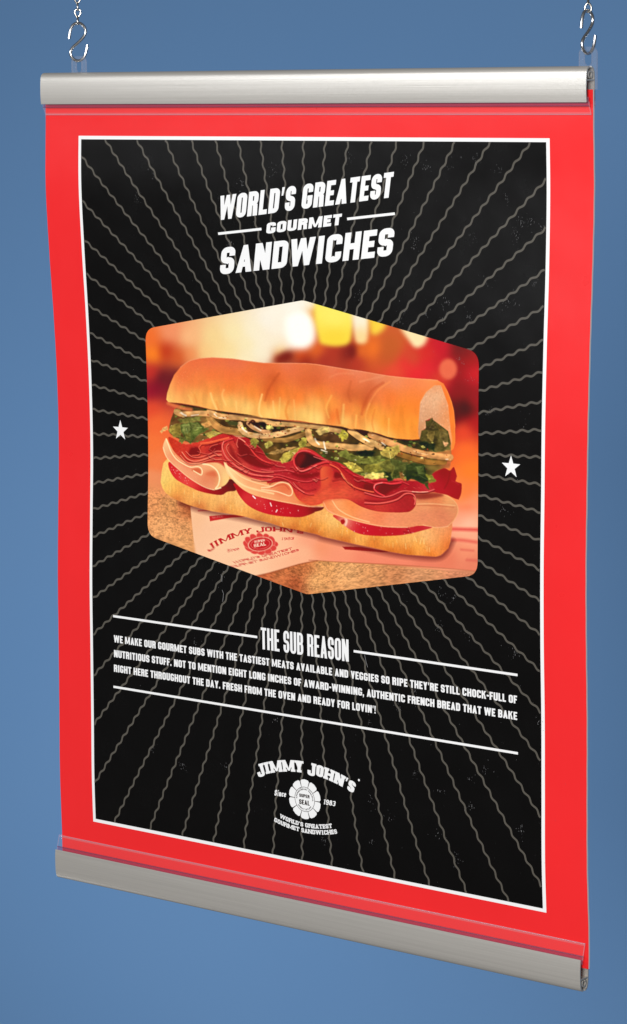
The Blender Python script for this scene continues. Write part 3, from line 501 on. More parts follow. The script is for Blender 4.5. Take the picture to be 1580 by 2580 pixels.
    onion(cD((40,430),(200,446),(350,436),(545,365)), 13, (170,124,66), (110,74,40))
    onion(cC((690,230),(720,300),(800,372),(900,420),(1110,445)), 19, (200,142,78), (150,98,50))
    onion(cC((280,190),(340,215),(450,212),(600,208),(700,215)), 15); onion(cC((700,180),(780,232),(900,252),(1050,258),(1200,272),(1390,292)), 16)
    onion(cC((1190,335),(1250,385),(1350,432),(1450,442)), 11, (226,166,110), (150,90,56))
    onion(J(cC((1085,345),(1110,420),(1180,472),(1300,492)), cD((0,392),(150,382),(300,350),(430,312),(515,290))), 15, (243,194,132), (190,120,66))
    onion(cD((40,195),(150,238),(300,242),(450,242),(600,262),(750,282),(900,312),(1000,330)), 14, (226,176,110), (176,112,60))
    onion(cD((590,335),(620,440),(700,492),(820,512),(1000,527),(1200,542),(1390,532)), 18, (226,172,106), (160,106,56))
    onion(J(cD((1130,325),(1250,412),(1400,492)), cE((100,470),(210,535))), 17, (236,184,114), (176,118,62))
    onion(cE((80,375),(200,430),(350,490),(500,552),(700,612),(900,644),(1085,664)), 18, (222,158,96), (176,112,62))
    stroke(cE((455,590),(560,618),(680,648),(790,662)), 1.6, (70,36,24), .8, .8); stroke(cE((620,580),(700,612),(800,628)), 1.5, (248,210,160), .7, .8)
    for q, ww in ((cC((340,200),(375,225),(400,235)), 5), (cC((470,235),(560,222)), 2.4), (cC((760,215),(790,245)), 3), (cC((820,262),(905,268)), 2), (cC((1270,370),(1350,425)), 2.6), (cC((1105,360),(1130,410),(1170,440)), 4), (cD((680,430),(700,470),(730,500)), 4.5), (cD((790,470),(800,520),(810,560)), 4.5), (cD((760,570),(830,595)), 3), (cD((1290,430),(1340,450)), 2.4), (cE((220,480),(260,510)), 3.4), (cE((0,430),(60,470)), 2.4), (cE((1030,690),(1055,688)), 2.4)):
        stroke(q, ww*.8, (255,240,216), .8, 1.5)
    L = [(cC((190,385),(250,335),(335,345),(345,430),(330,488),(245,512),(198,455)),(152,142,66)),(cC((335,340),(440,318),(560,320),(640,372),(695,402),(560,480),(460,592),(400,545),(350,470),(330,400)),(86,104,50)),(cC((350,360),(440,330),(460,400),(420,470),(360,440)),(122,140,74)),(cC((480,340),(560,335),(600,390),(520,430),(470,400)),(112,128,66)),(cC((380,470),(450,450),(470,560),(430,560)),(120,128,60)),
      (cC((70,432),(160,365),(176,412),(92,456)),(238,180,112)),(cC((590,340),(690,300),(726,352),(640,392)),(236,182,102)),(cC((640,472),(730,430),(850,452),(700,522)),(200,188,92)),(cC((300,280),(420,262),(560,250),(600,300),(450,320),(330,330)),(120,124,62)),(cC((330,500),(400,520),(350,590),(310,560)),(110,118,56)),(cC((1210,540),(1260,510),(1330,560),(1280,640),(1220,600)),(150,148,66)),(cC((1400,590),(1480,560),(1509,600),(1440,650)),(196,192,96)),(cC((1410,390),(1480,360),(1509,400),(1450,420)),(200,200,110)),
      (cD((690,330),(760,280),(850,276),(858,340),(740,388)),(206,186,112)),(cD((1030,300),(1102,372),(1080,430),(1025,462),(970,390)),(172,172,66)),(cD((460,490),(520,430),(570,420),(566,520),(500,545)),(168,168,72)),(cD((230,690),(300,600),(420,552),(490,542),(420,622),(340,712),(260,738)),(174,168,76)),(cD((40,500),(100,465),(130,510),(60,550)),(190,184,86)),(cD((60,620),(200,570),(330,540),(480,525),(330,580),(200,625)),(180,150,86)),(cD((50,270),(100,250),(150,290),(70,310)),(196,196,110)),
      (cD((970,612),(1060,562),(1140,622),(1300,682),(1509,642),(1509,742),(1300,752),(1130,712),(1000,652)),(118,130,60)),(cD((1030,742),(1100,718),(1190,742),(1290,832),(1170,862)),(178,172,76)),(cD((1200,600),(1320,570),(1450,590),(1400,660),(1250,650)),(48,60,32)),(cE((0,762),(150,742),(350,692),(280,802),(150,852),(0,862)),(142,146,62)),(cE((0,880),(100,862),(240,860),(242,922),(130,942),(0,927)),(216,200,108)),
      (cE((330,692),(540,732),(500,852),(400,932),(300,972),(250,862)),(80,92,46)),(cE((180,760),(300,700),(380,780),(350,930),(270,850)),(116,124,58)),(cE((520,762),(640,732),(760,762),(780,872),(820,962),(740,1002),(600,932),(530,962)),(48,62,32)),(cE((640,780),(740,780),(760,880),(680,880)),(66,82,42)),(cE((770,872),(860,892),(902,972),(820,992)),(126,132,50)),(cE((740,990),(800,980),(815,1082),(780,1040)),(70,84,40)),(cE((430,850),(490,860),(510,970),(460,930)),(150,110,56)),(cE((240,840),(330,850),(350,960),(300,960)),(44,54,28)),
      (cE((190,592),(280,542),(430,512),(452,592),(330,682),(220,642)),(206,192,92)),(cE((660,480),(720,330),(778,300),(775,200),(830,190),(860,130),(870,190),(970,262),(1060,332),(1092,482),(1082,572),(900,602),(760,560)),(92,88,46)),(cE((760,300),(880,200),(880,300),(800,320)),(70,62,34)),(cE((790,330),(890,330),(860,470),(800,420)),(122,112,58)),(cE((960,330),(1050,370),(1050,470),(960,440)),(116,106,58)),(cE((650,470),(760,460),(900,500),(880,580),(740,540)),(40,50,28)),(cE((880,210),(960,260),(1040,350),(950,330)),(104,92,48)),(cE((1000,460),(1050,480),(1040,520),(1010,530)),(224,170,120))]
    for p, c in L:
        wob = np.concatenate([np.linspace(p[i-1], p[i], 5)[1:] for i in range(len(p))]); wob = wob+np.array([[rnd.gauss(0, .9), rnd.gauss(0, .9)] for _ in wob])
        c = (c[0]*.98, c[1]*.89, c[2]*.86); g0 = p.mean(0); smp = [(q[0], q[1], tuple(np.clip(np.array(c)*rnd.uniform(.62, 1.3), 0, 250))) for q in np.concatenate([p, (p+g0)/2])]
        fill(wob, smp, .9, 1, sm=True, grain=.07, gs=(1.8, 1.3), seed=rnd.randint(0, 999), edge=(tuple(min(255, v*1.3+18) for v in c), 1.8, .28))
    bits = [(206,150,84),(150,104,54),(96,64,34),(120,124,54),(84,96,44),(54,58,30),(186,172,84),(226,180,112),(70,46,28)]
    for i in range(210):
        x = rnd.uniform(80, 770); y = rnd.uniform(285, 480)
        if in_bed(x, y) and not in_bed(x, y-9-14*rnd.random()) or (in_bed(x, y) and rnd.random() < .42): leaf(x, y, rnd.uniform(1.6, 4.4), rnd.choice(bits))
    for i in range(120):
        x = rnd.uniform(80, 770); y = rnd.uniform(285, 480)
        if in_bed(x, y):
            d = np.array([rnd.uniform(-6, 6), rnd.uniform(-2, 3)]); stroke(np.array([(x, y), (x, y)+d]), rnd.uniform(.9, 2), rnd.choice([(250,226,180),(244,206,140),(40,24,18),(60,40,24),(50,40,22)]), rnd.uniform(.4, .85), .7)
    (bx0_, by0_, bx1_, by1_), bmm = bm
    ART[by0_:by1_, bx0_:bx1_] *= (1+bmm*.10*np.clip(noise(by1_-by0_, bx1_-bx0_, 5, 3.5, 77), -1.8, 1.8))[..., None]
    ART[:] = np.clip(ART, 0, 255)
    for i in range(34):
        p, c = L[rnd.randint(0, len(L)-1)]; k = rnd.randint(0, len(p)-1); a = p[k]; b = p.mean(0)+np.array([rnd.uniform(-3, 3), rnd.uniform(-3, 3)])
        stroke(np.array([a, b]), 1.1, tuple(v*.55 for v in c) if rnd.random() < .6 else tuple(min(255, v*1.5+20) for v in c), .6, .8)
    for i in range(70):                                   # seasoning
        q = [(420,1042),(560,1052),(640,1070),(700,1070),(760,1070),(820,1130),(960,1110),(1040,1140),(1100,1150),(690,1090)][rnd.randint(0, 9)]
        x, y = q[0]+rnd.uniform(-40, 40)-AX, q[1]+rnd.uniform(-9, 9)-AY
        if in_bed(x, y): stroke(np.array([(x, y), (x+rnd.uniform(-2, 3), y+rnd.uniform(-1, 2))]), rnd.uniform(1, 2.4), rnd.choice([(110,44,24),(70,30,20),(176,50,30)]), .85, .7)
    stroke(cC((1200,340),(1240,300),(1270,310)), 5, (70,32,26), .9, 1.2); fill(cC((1320,320),(1400,320),(1420,380),(1360,370)), (46,36,28), 1.2); fill(cC((930,310),(1050,315),(1050,360),(960,355)), (74,72,40), 1.2)
    # -- upper half of the loaf
    cut = J(cB((1100,768),(1040,790),(990,850),(955,920),(945,1000),(940,1100),(935,1200)), cE((675,300),(680,400),(700,432),(720,330),(778,290),(772,200),(860,160),(870,190),(970,262),(1060,332),(1095,480),(1100,575),(1125,550),(1140,450)), cB((1262,1150),(1250,1010),(1230,930),(1195,850),(1160,790)))
    loaf = J(cA((207,915),(214,860),(240,780),(275,700),(330,632),(400,582),(490,558),(610,550),(780,560),(900,578),(1050,597),(1200,598),(1400,600),(1509,607)), cB((150,622),(300,647),(450,668),(600,695),(700,710),(850,725),(950,734),(1050,738),(1110,746),(1155,772),(1195,840),(1230,930),(1250,1010),(1262,1150)), cE((1150,480),(1130,548),(1098,580),(1110,450),(1090,300),(1060,0)),
             cB((1140,790),(1085,790),(1010,850),(960,940),(950,1080)), cE((680,300),(684,400),(700,432),(600,440),(400,426),(290,404),(200,370),(100,342)), cB((570,1198),(450,1172),(350,1166),(280,1146),(150,1131)), cA((1509,1122),(1350,1096),(1200,1086),(1050,1071),(900,1041),(750,1021),(600,1001),(480,970),(330,945),(225,936)))
    stroke(J(cA((240,944),(480,978),(750,1030),(1050,1080),(1509,1130)), cB((150,1140),(350,1174),(570,1208)), cE((100,352),(290,414),(500,442),(690,440))), 4, (70,36,22), .75, 2)
    stroke(cA((225,945),(330,985),(420,1000)), 9, (226,120,70), .8, 3)
    crumb = S(cB,(1080,800,226,152,104),(1000,900,226,168,126),(1100,900,228,176,134),(970,1050,216,158,116),(1080,1000,222,164,122),(1180,950,226,150,102),(1200,1050,226,142,88),(1220,1200,232,152,98),(960,1180,200,138,94),(1060,1060,208,146,104))+S(cE,(1110,450,236,146,86),(690,380,206,140,90),(1100,540,238,140,76))
    fill(cut, crumb, .7, sm=False, grain=.012, gs=(1.3,1.3))
    cm = poly_mask(cut, .5)
    for i in range(260):
        x, y = rnd.uniform(705, 800), rnd.uniform(230, 390); (a0, b0, a1, b1), mm_ = cm
        if a0 <= x < a1-1 and b0 <= y < b1-1 and mm_[int(y)-b0, int(x)-a0] > .95:
            dk = rnd.random() < .5; stroke(np.array([(x, y), (x+rnd.uniform(-1.5, 1.5), y+rnd.uniform(.5, 3))]), rnd.uniform(1, 2.6), (190,130,92) if dk else (244,200,158), rnd.uniform(.2, .45), .9)
    crust = S(cA,(225,905,244,190,104),(250,830,240,166,92),(300,800,238,132,72),(350,700,232,112,64),(450,600,229,110,66),(600,575,226,108,70),(600,700,235,115,60),(600,820,238,138,66),(450,760,236,124,64),(450,880,241,168,84),(400,930,240,166,90),(600,920,241,178,92),(750,800,236,122,56),(750,700,233,112,60),(750,940,241,184,98),(850,600,226,112,72),(900,720,233,112,55),(950,850,238,132,56),(900,980,243,194,108),
        (1060,650,224,106,62),(1140,730,198,86,42),(1100,830,214,94,44),(1070,900,226,112,48),(1030,950,242,172,86),(1100,1030,243,198,108),(1200,700,230,110,58),(1200,850,236,122,50),(1200,1000,241,178,88),(1300,650,224,108,66),(1400,750,214,100,54),(1350,880,236,122,52),(1400,1045,243,194,104),(780,590,224,110,74),(1250,620,222,114,78))+S(cB,(60,660,214,104,62),(60,740,208,94,52),(150,700,224,110,66),(100,850,235,122,52),(60,950,240,168,84),(60,1070,244,203,114),
        (250,680,224,108,70),(250,800,229,112,60),(190,950,238,142,62),(220,1060,228,110,46),(300,1090,243,188,98),(350,870,202,94,50),(360,740,224,110,66),(330,1000,232,128,60),(420,1000,240,148,66),(450,700,228,122,82),(500,890,196,88,48),(540,810,205,98,58),(470,960,206,92,44),(600,730,220,126,88),(600,860,232,122,66),(550,1010,241,152,62),(650,1120,240,146,54),(750,750,230,132,88),(700,900,236,117,52),(800,1000,238,130,46),(750,1150,240,138,48),(880,760,234,126,78),(900,850,238,126,60),(890,960,238,126,48),
        (870,1120,240,142,52),(980,758,238,132,78),(1055,752,240,138,78),(1180,805,238,122,56),(1225,930,240,118,46),(1255,1100,240,122,50),(400,660,222,126,92),(200,650,222,122,86))+S(cE,(1125,480,240,130,56),(300,380,243,180,90),(500,400,240,150,60),(120,300,244,190,100))
    fill(loaf, crust, .7, sm=False)
    bx, m = poly_mask(loaf, 1); x0, y0, x1, y1 = bx
    lowm = np.clip((np.arange(y0, y1)[:, None]-(175+np.arange(x0, x1)[None, :]*.115))/70, 0, 1)*m
    ART[y0:y1, x0:x1] *= (1+.020*lowm*np.clip(noise(y1-y0, x1-x0, 3.2, 11, 21), -2, 2)+m*.006*noise(y1-y0, x1-x0, .9, .9, 22))[..., None]
    for q, ww, al, c in ((cA((705,830),(690,880),(720,960)),3,.45,(250,212,130)),(cA((1035,870),(1012,960),(1010,1030),(1030,1060)),3.2,.75,(252,214,130)),(cA((1130,930),(1135,1000),(1152,1060)),3,.5,(250,212,130)),(cA((1262,930),(1240,1010),(1255,1080)),5,.5,(222,118,46)),(cA((590,860),(610,930),(642,995)),3.4,.6,(252,216,136)),(cA((640,930),(660,1000)),2.4,.5,(226,130,60)),(cA((810,930),(815,1010)),2.4,.5,(252,214,130)),(cA((1190,900),(1180,1060)),2.6,.45,(250,210,124)),(cA((1310,920),(1322,1090)),3,.4,(250,206,120)),(cA((450,870),(470,940)),3,.4,(226,124,58)),(cA((400,880),(440,950)),3,.4,(250,200,110)),
        (cA((1180,690),(1130,760),(1090,830),(1060,920)),6,.35,(176,72,36)),(cB((195,880),(150,980),(172,1070)),3,.5,(250,196,100)),(cB((240,1000),(262,1120)),5,.5,(218,98,40)),(cB((300,960),(290,1120)),5,.45,(250,210,120)),(cB((410,1050),(402,1150)),2.6,.6,(250,200,104)),(cB((525,950),(490,1050),(500,1160)),3,.5,(250,180,88)),(cB((570,1000),(545,1100),(560,1180)),2.6,.45,(222,108,44)),(cB((690,1080),(688,1210)),2.4,.55,(252,200,104)),(cB((640,770),(540,840),(480,950),(455,1040)),7,.4,(186,76,40)),(cB((700,760),(600,830),(530,930),(500,1000)),4,.5,(243,150,84)),(cB((380,690),(260,690),(180,720)),4,.35,(236,146,100)),(cB((640,712),(520,740),(440,760)),4,.4,(236,150,104)),(cB((360,760),(340,860),(360,930)),6,.3,(184,82,42))):
        stroke(q, ww, c, al, 2.6)
    stroke(J(cA((330,634),(400,584),(490,560),(610,552),(780,562),(900,580),(1050,599),(1200,600),(1400,602)), cB((0,604),(150,624),(300,649),(450,670),(700,712),(950,736),(1110,748))), 1.8, (240,160,118), .55, 1.2)
    stroke(cB((1160,776),(1198,850),(1232,940),(1253,1030),(1262,1150)), 2.2, (246,140,60), .6, 1.4)
    stroke(cB((1080,788),(1010,850),(960,940),(945,1080),(938,1190)), 2.2, (243,150,76), .4, 2)
    for i in range(40): stroke(cA((200+rnd.uniform(60,300), 560+rnd.uniform(60,330)), (0,0))[:1].repeat(2, 0)+np.array([[0,0],[.8,.8]]), 1, (250,170,120), .5 if rnd.random() < .4 else .0, .7)
    sharp = ART-blur(ART, 1.6); big = ART-blur(ART, 9.)
    ART[:] = np.clip((ART+.42*sharp+.10*big)*(1+.004*noise(h, w, .8, .8, 31))[..., None], 0, 255)
# ---------------------------------------------------------------- object helpers
def link_mesh(name, verts, faces, m, parent=None, smooth=False, mats=None, midx=None):
    me = bpy.data.meshes.new(name); me.from_pydata([tuple(v) for v in verts], [], [tuple(f) for f in faces]); me.update()
    for mm in (mats or [m]): me.materials.append(mm)
    if midx is not None: me.polygons.foreach_set('material_index', midx)
    if smooth: me.polygons.foreach_set('use_smooth', [True]*len(me.polygons))
    o = bpy.data.objects.new(name, me); COL.objects.link(o)
    if parent: o.parent = parent
    return o
def tag(o, label=None, cat=None, group=None, kind=None):
    for k, v in (('label', label), ('category', cat), ('group', group), ('kind', kind)):
        if v: o[k] = v
    return o
def empty(name, loc):
    o = bpy.data.objects.new(name, None); COL.objects.link(o); o.location = loc; o.empty_display_size = .02
    return o
def from_bm(name, bm, m, parent=None, smooth=True, mats=None):
    bmesh.ops.recalc_face_normals(bm, faces=bm.faces)
    me = bpy.data.meshes.new(name); bm.to_mesh(me); bm.free()
    for mm in (mats or [m]): me.materials.append(mm)
    if smooth: me.polygons.foreach_set('use_smooth', [True]*len(me.polygons))
    o = bpy.data.objects.new(name, me); COL.objects.link(o)
    if parent: o.parent = parent
    return o
def tube(bm, pts, r, closed=False, seg=12, caps=True):
    pts = [Vector(p) for p in pts]; n = len(pts); rings = []; up = None
    for i, p in enumerate(pts):
        a = pts[i-1] if (i or closed) else p; b = pts[(i+1) % n] if (i < n-1 or closed) else p
        d = (b-a).normalized()
        if up is None: up = d.orthogonal().normalized()
        up = (up-d*up.dot(d)).normalized(); side = d.cross(up)
        rr = r if not callable(r) else r(i/(n-1))
        rings.append([bm.verts.new(p+(up*math.cos(t)+side*math.sin(t))*rr) for t in [2*math.pi*k/seg for k in range(seg)]])
    m = n if closed else n-1
    for i in range(m):
        A, B = rings[i], rings[(i+1) % n]; off = 0
        if closed and i == n-1: off = min(range(seg), key=lambda s: (A[0].co-B[s].co).length)
        for k in range(seg): bm.faces.new((A[k], A[(k+1) % seg], B[(k+1+off) % seg], B[(k+off) % seg]))
    if caps and not closed: bm.faces.new(rings[0][::-1]); bm.faces.new(rings[-1])

# ---------------------------------------------------------------- shape of the hanging poster sheet
W, H = .5588, .64346
KA = np.array([0, -.000215, .000352, .000718, .00078, .000436, -.001203, -.002074, -.001642, -.001742, -.001906, 0])
KB = np.array([0, .003883, -.000277, -.007469, -.012354, -.013326, -.011512, -.008299, -.005533, -.003995, -.002239, 0])
def spline(k, t):
    n = len(k); t = np.clip(np.asarray(t, float), 0, 1)*(n-1); i = np.minimum(t.astype(int), n-2); f = t-i
    g = lambda j: k[np.clip(j, 0, n-1)]
    a, b, c, d = g(i-1), g(i), g(i+1), g(i+2)
    return .5*(2*b+(c-a)*f+(2*a-5*b+4*c-d)*f*f+(-a+3*b-3*c+d)*f**3)
def sheet(x, t, off=0.):
    """x across and t down the sheet in millimetres -> point in space, off metres in front of the paper"""
    x = np.asarray(x, float)/1000; s = np.asarray(t, float)/1000/H
    y = spline(KA, s)+spline(KB, s)*(x/W-.5)
    return np.stack([x, y-off, -s*H+0*x], -1)
def grid(x0, x1, t0, t1, nx, nt):
    X, T = np.meshgrid(np.linspace(x0, x1, nx+1), np.linspace(t0, t1, nt+1)); w = nx+1
    F = [(j*w+i, (j+1)*w+i, (j+1)*w+i+1, j*w+i+1) for j in range(nt) for i in range(nx)]
    return X.ravel(), T.ravel(), F
def print_polys(name, polys, off, m, parent):
    """flat shapes (mm on the sheet), merged into one printed layer without overlaps"""
    V, F = [], []
    for group in polys:
        vv, ff = [], []
        for p in group:
            if sum(p[i-1][0]*p[i][1]-p[i][0]*p[i-1][1] for i in range(len(p))) < 0: p = p[::-1]
            ff.append(list(range(len(vv), len(vv)+len(p)))); vv += [Vector((float(a), float(b))) for a, b in p]
        r = geometry.delaunay_2d_cdt(vv, [], ff, 0, 1e-5)
        base = len(V); V += [(v.x, v.y) for v in r[0]]
        F += [tuple(base+i for i in f) for f, org in zip(r[2], r[5]) if org]
    q = np.array(V); pts = sheet(q[:, 0], q[:, 1], off)
    out = []
    for f in F:
        a, b, c = (q[i] for i in f[:3]); area = (b[0]-a[0])*(c[1]-a[1])-(b[1]-a[1])*(c[0]-a[0])
        out.append(f[::-1] if area > 0 else f)
    return link_mesh(name, pts, out, m, parent)
def bar(x0, t0, x1, t1, th, n=24):
    d = math.hypot(x1-x0, t1-t0); nx, ny = -(t1-t0)/d*th/2, (x1-x0)/d*th/2; L = []
    for i in range(n):
        a, b = i/n, (i+1)/n; p = (x0+(x1-x0)*a, t0+(t1-t0)*a); q = (x0+(x1-x0)*b, t0+(t1-t0)*b)
        L.append([(p[0]+nx, p[1]+ny), (q[0]+nx, q[1]+ny), (q[0]-nx, q[1]-ny), (p[0]-nx, p[1]-ny)])
    return L
def text_line(txt, place, width, cap, sv, sh, slab=0., gap=None):
    """letters fitted to a width (mm); place(a, b) maps along/up in mm to the sheet. One group of polygons per letter."""
    ws = [adv(c, slab) for c in txt]; tot = sum(ws)-GAP; sc = width/tot; x = 0; out = []
    for c, w in zip(txt, ws):
        g = glyph(c, w-GAP, sv/sc, sh/cap, slab, sc/cap)
        if g: out.append([[place((x+a)*sc, b*cap) for a, b in p] for p in g])
        x += w
    return out
def straight(x0, t0, x1, t1, slant=0.):
    d = math.hypot(x1-x0, t1-t0); ux, ut = (x1-x0)/d, (t1-t0)/d
    return lambda a, b: (x0+ux*a+slant*b, t0+ut*a-b)
def arch(cx, ct, r, mid, width, sign=1):
    """text on a circle: sign 1 = over the top, -1 = along the bottom"""
    def f(a, b):
        if sign > 0:
            q = mid+(a-width/2)/r; R = r+b; return (cx+R*math.sin(q), ct-R*math.cos(q))
        q = mid-(a-width/2)/r; R = r-b; return (cx-R*math.sin(q), ct+R*math.cos(q))
    return f

# ---------------------------------------------------------------- backdrop (the setting)
bx, bz = 6.0, 5.0
verts = []; faces = []
tag(link_mesh('backdrop', [(-8, 2.6, -5), (5, 2.6, -5), (5, 2.6, 4), (-8, 2.6, 4)], [(0, 1, 2, 3)], M_wall), kind='structure')

# ---------------------------------------------------------------- the sign: rails, poster, clear grips, tabs
sign = tag(empty('hanging_sign', (0, 0, 0)), 'red and black sandwich poster held between two satin aluminium rails, hung from two hooks', 'sign')

def shell_profile(sgn):
    """front half of the clip rail, (y, z) from its lip upwards; sgn -1 = front, +1 = back"""
    out = [(.0058, 0), (.0062, .004), (.0064, .009), (.0063, .0145), (.0061, .0190), (.0057, .0224), (.0048, .0248), (.0033, .0262), (.0013, .0268)]
    inn = [(.0013, .0256), (.0026, .0251), (.0034, .0241), (.0042, .0219), (.0048, .0185), (.0052, .0140), (.0053, .009), (.0050, .004), (.0045, .0004)]
    return [(sgn*a, b) for a, b in out+inn]
def rail(name, x0, x1, z0, flip):
    bm = bmesh.new(); nx = 24
    profs = [shell_profile(-1), shell_profile(1),
             [(-.0048, .0160), (.0048, .0160), (.0048, .0170), (-.0048, .0170)]]          # inner web
    arc = [math.radians(a) for a in range(-60, 241, 30)]
    profs.append([(.0030*math.cos(a), .0205+.0030*math.sin(a)) for a in arc]+[(.0021*math.cos(a), .0205+.0021*math.sin(a)) for a in arc[::-1]])   # screw channel
    for p in profs:
        p = [(a, -b if flip else b) for a, b in p]; rows = []
        for i in range(nx+1):
            x = x0+(x1-x0)*i/nx; rows.append([bm.verts.new((x, a, z0+b)) for a, b in p])
        n = len(p)
        for i in range(nx):
            for k in range(n): bm.faces.new((rows[i][k], rows[i][(k+1) % n], rows[i+1][(k+1) % n], rows[i+1][k]))
        bm.faces.new(rows[0]); bm.faces.new(rows[-1][::-1])
    o = from_bm(name, bm, M_alu, sign, smooth=True)
    md = o.modifiers.new('edges', 'EDGE_SPLIT'); md.split_angle = math.radians(32)
    return o
tag(rail('top_rail', .0002, .5566, .0086, False), 'upper aluminium clip rail')
tag(rail('bottom_rail', -.0032, .5551, -H-.01186, True), 'lower aluminium clip rail')

# clear flexible grips between rail lip and paper
def grip(x0, x1, zlip, zpaper, name):
    o = 1 if zlip > zpaper else -1
    bm = bmesh.new(); nx = 40
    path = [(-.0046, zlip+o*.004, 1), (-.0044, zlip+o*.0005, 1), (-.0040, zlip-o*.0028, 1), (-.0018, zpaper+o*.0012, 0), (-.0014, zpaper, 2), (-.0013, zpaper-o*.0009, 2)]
    for sg in (1, -1):
        rows = []
        for i in range(nx+1):
            x = x0+(x1-x0)*i/nx; rows.append([bm.verts.new((x, y*sg, z)) for y, z, _ in path])
        for i in range(nx):
            for k in range(len(path)-1):
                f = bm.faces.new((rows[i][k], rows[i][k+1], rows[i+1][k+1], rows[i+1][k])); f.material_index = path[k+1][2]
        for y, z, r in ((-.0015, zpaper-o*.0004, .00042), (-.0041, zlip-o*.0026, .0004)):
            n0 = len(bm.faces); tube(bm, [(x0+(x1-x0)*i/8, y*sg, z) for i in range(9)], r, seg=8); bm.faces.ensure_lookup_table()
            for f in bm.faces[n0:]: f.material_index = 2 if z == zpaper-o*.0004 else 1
        for xx in (x0, x1):                                # cut ends, caught light put into their pale colour
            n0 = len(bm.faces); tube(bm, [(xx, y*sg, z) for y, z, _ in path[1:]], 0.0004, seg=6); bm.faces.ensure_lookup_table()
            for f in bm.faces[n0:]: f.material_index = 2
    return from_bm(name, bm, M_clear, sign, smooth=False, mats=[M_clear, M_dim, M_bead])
grip(.0012, .5580, .0086, 0., 'plastic_grip')
grip(-.0022, .5563, -H-.01186, -H, 'plastic_grip')

# poster sheet with a little thickness; red print on both sides, white cut edge
T0, T1 = -18., H*1000+20.
def edge_x(t, side):                                       # slightly uneven hand-cut edge
    r = .14*math.sin(t*.031+side)+.07*math.sin(t*.23+2*side)
    return r*(1.0 if side else .5)
nx, nt = 56, 170
X, T, F = grid(0, W*1000, T0, T1, nx, nt); w = nx+1; n = len(X)
for j in range(nt+1):
    X[j*w] += edge_x(T[j*w], 0); X[j*w+nx] += edge_x(T[j*w+nx], 1)
front = sheet(X, T); back = sheet(X, T, -.0018)
V = np.concatenate([front, back]); faces = list(F)+[(a+n, d+n, c+n, b+n) for a, b, c, d in F]; mi = [0]*(2*len(F))
for j in range(nt):
    a, b = j*w, (j+1)*w; faces += [(a, a+n, b+n, b), (a+nx, b+nx, b+nx+n, a+nx+n)]; mi += [1, 1]
for i in range(nx): faces += [(i, i+1, i+1+n, i+n), (nt*w+i, nt*w+i+n, nt*w+i+1+n, nt*w+i+1)]; mi += [1, 1]
poster = link_mesh('poster', V, faces, None, sign, True, [M_red, M_paper], mi)
md = poster.modifiers.new('edges', 'EDGE_SPLIT'); md.split_angle = math.radians(50)

PX0, PX1, PT0, PT1 = 38.7, 520.1, 18.35, 624.3              # outside of the white border line
B = 3.15
X, T, F = grid(PX0, PX1, PT0, PT1, nx, nt); link_mesh('white_border', sheet(X, T, .00015), F, M_white, poster, True)
X, T, F = grid(PX0+B, PX1-B, PT0+B*.94, PT1-B*.94, nx, nt); link_mesh('black_panel', sheet(X, T, .00030), F, M_black, poster, True)

# wavy rays bursting from behind the picture
cx, ct, lam, amp, th = 280.6, 269.3, 11.45, .80, 1.75
q = []; ff = []; bx0, bx1, bt0, bt1 = PX0+B, PX1-B, PT0+B*.94, PT1-B*.94
for k in range(70):
    a = math.radians(.75+k*360/70); dx, dt = math.sin(a), -math.cos(a)
    rmax = min([(bx1-cx)/dx if dx > 1e-6 else 1e9, (bx0-cx)/dx if dx < -1e-6 else 1e9, (bt1-ct)/dt if dt > 1e-6 else 1e9, (bt0-ct)/dt if dt < -1e-6 else 1e9])
    rs = np.arange(96., rmax+1e-6, .7)
    ph = 2*math.pi*(rs-2.3)/lam; d = -amp*np.cos(ph); slope = amp*np.sin(ph)*2*math.pi/lam; nn = np.sqrt(1+slope**2)
    px, pt = cx+rs*dx-d*dt*-1*-1, ct+rs*dt+d*dx
    tx, tt = (dx-slope*dt)/nn, (dt+slope*dx)/nn
    base = len(q)
    for i in range(len(rs)):
        for s in (1, -1):
            q.append((min(max(px[i]-tt[i]*th/2*s, bx0), bx1), min(max(pt[i]+tx[i]*th/2*s, bt0), bt1)))
    for i in range(len(rs)-1):
        ff.append((base+2*i, base+2*i+1, base+2*i+3, base+2*i+2))
q = np.array(q)
o = link_mesh('ray_pattern', sheet(q[:, 0], q[:, 1], .00045), ff, M_ray, poster)
if o.data.polygons[0].normal.y > 0: o.data.flip_normals()

OT = .0006
# headline
hl = text_line("WORLD'S GREATEST", straight(193.6, 87.4, 371.2, 65.4, .15), 178.9, 20.2, 4.7, 3.9)
hl += text_line('GOURMET', straight(244., 97.4, 321., 88.2, .15), 77.6, 9.0, 3.8, 2.5)
hl += text_line('SANDWICHES', straight(193.2, 132.6, 372.4, 111.4, .15), 179.6, 22.6, 6.1, 4.9)
hl += [bar(193, 98.5, 239.3, 93.5, 2.1), bar(327.4, 83.4, 374.7, 78.2, 2.1)]
print_polys('headline', hl, OT, M_white, poster)
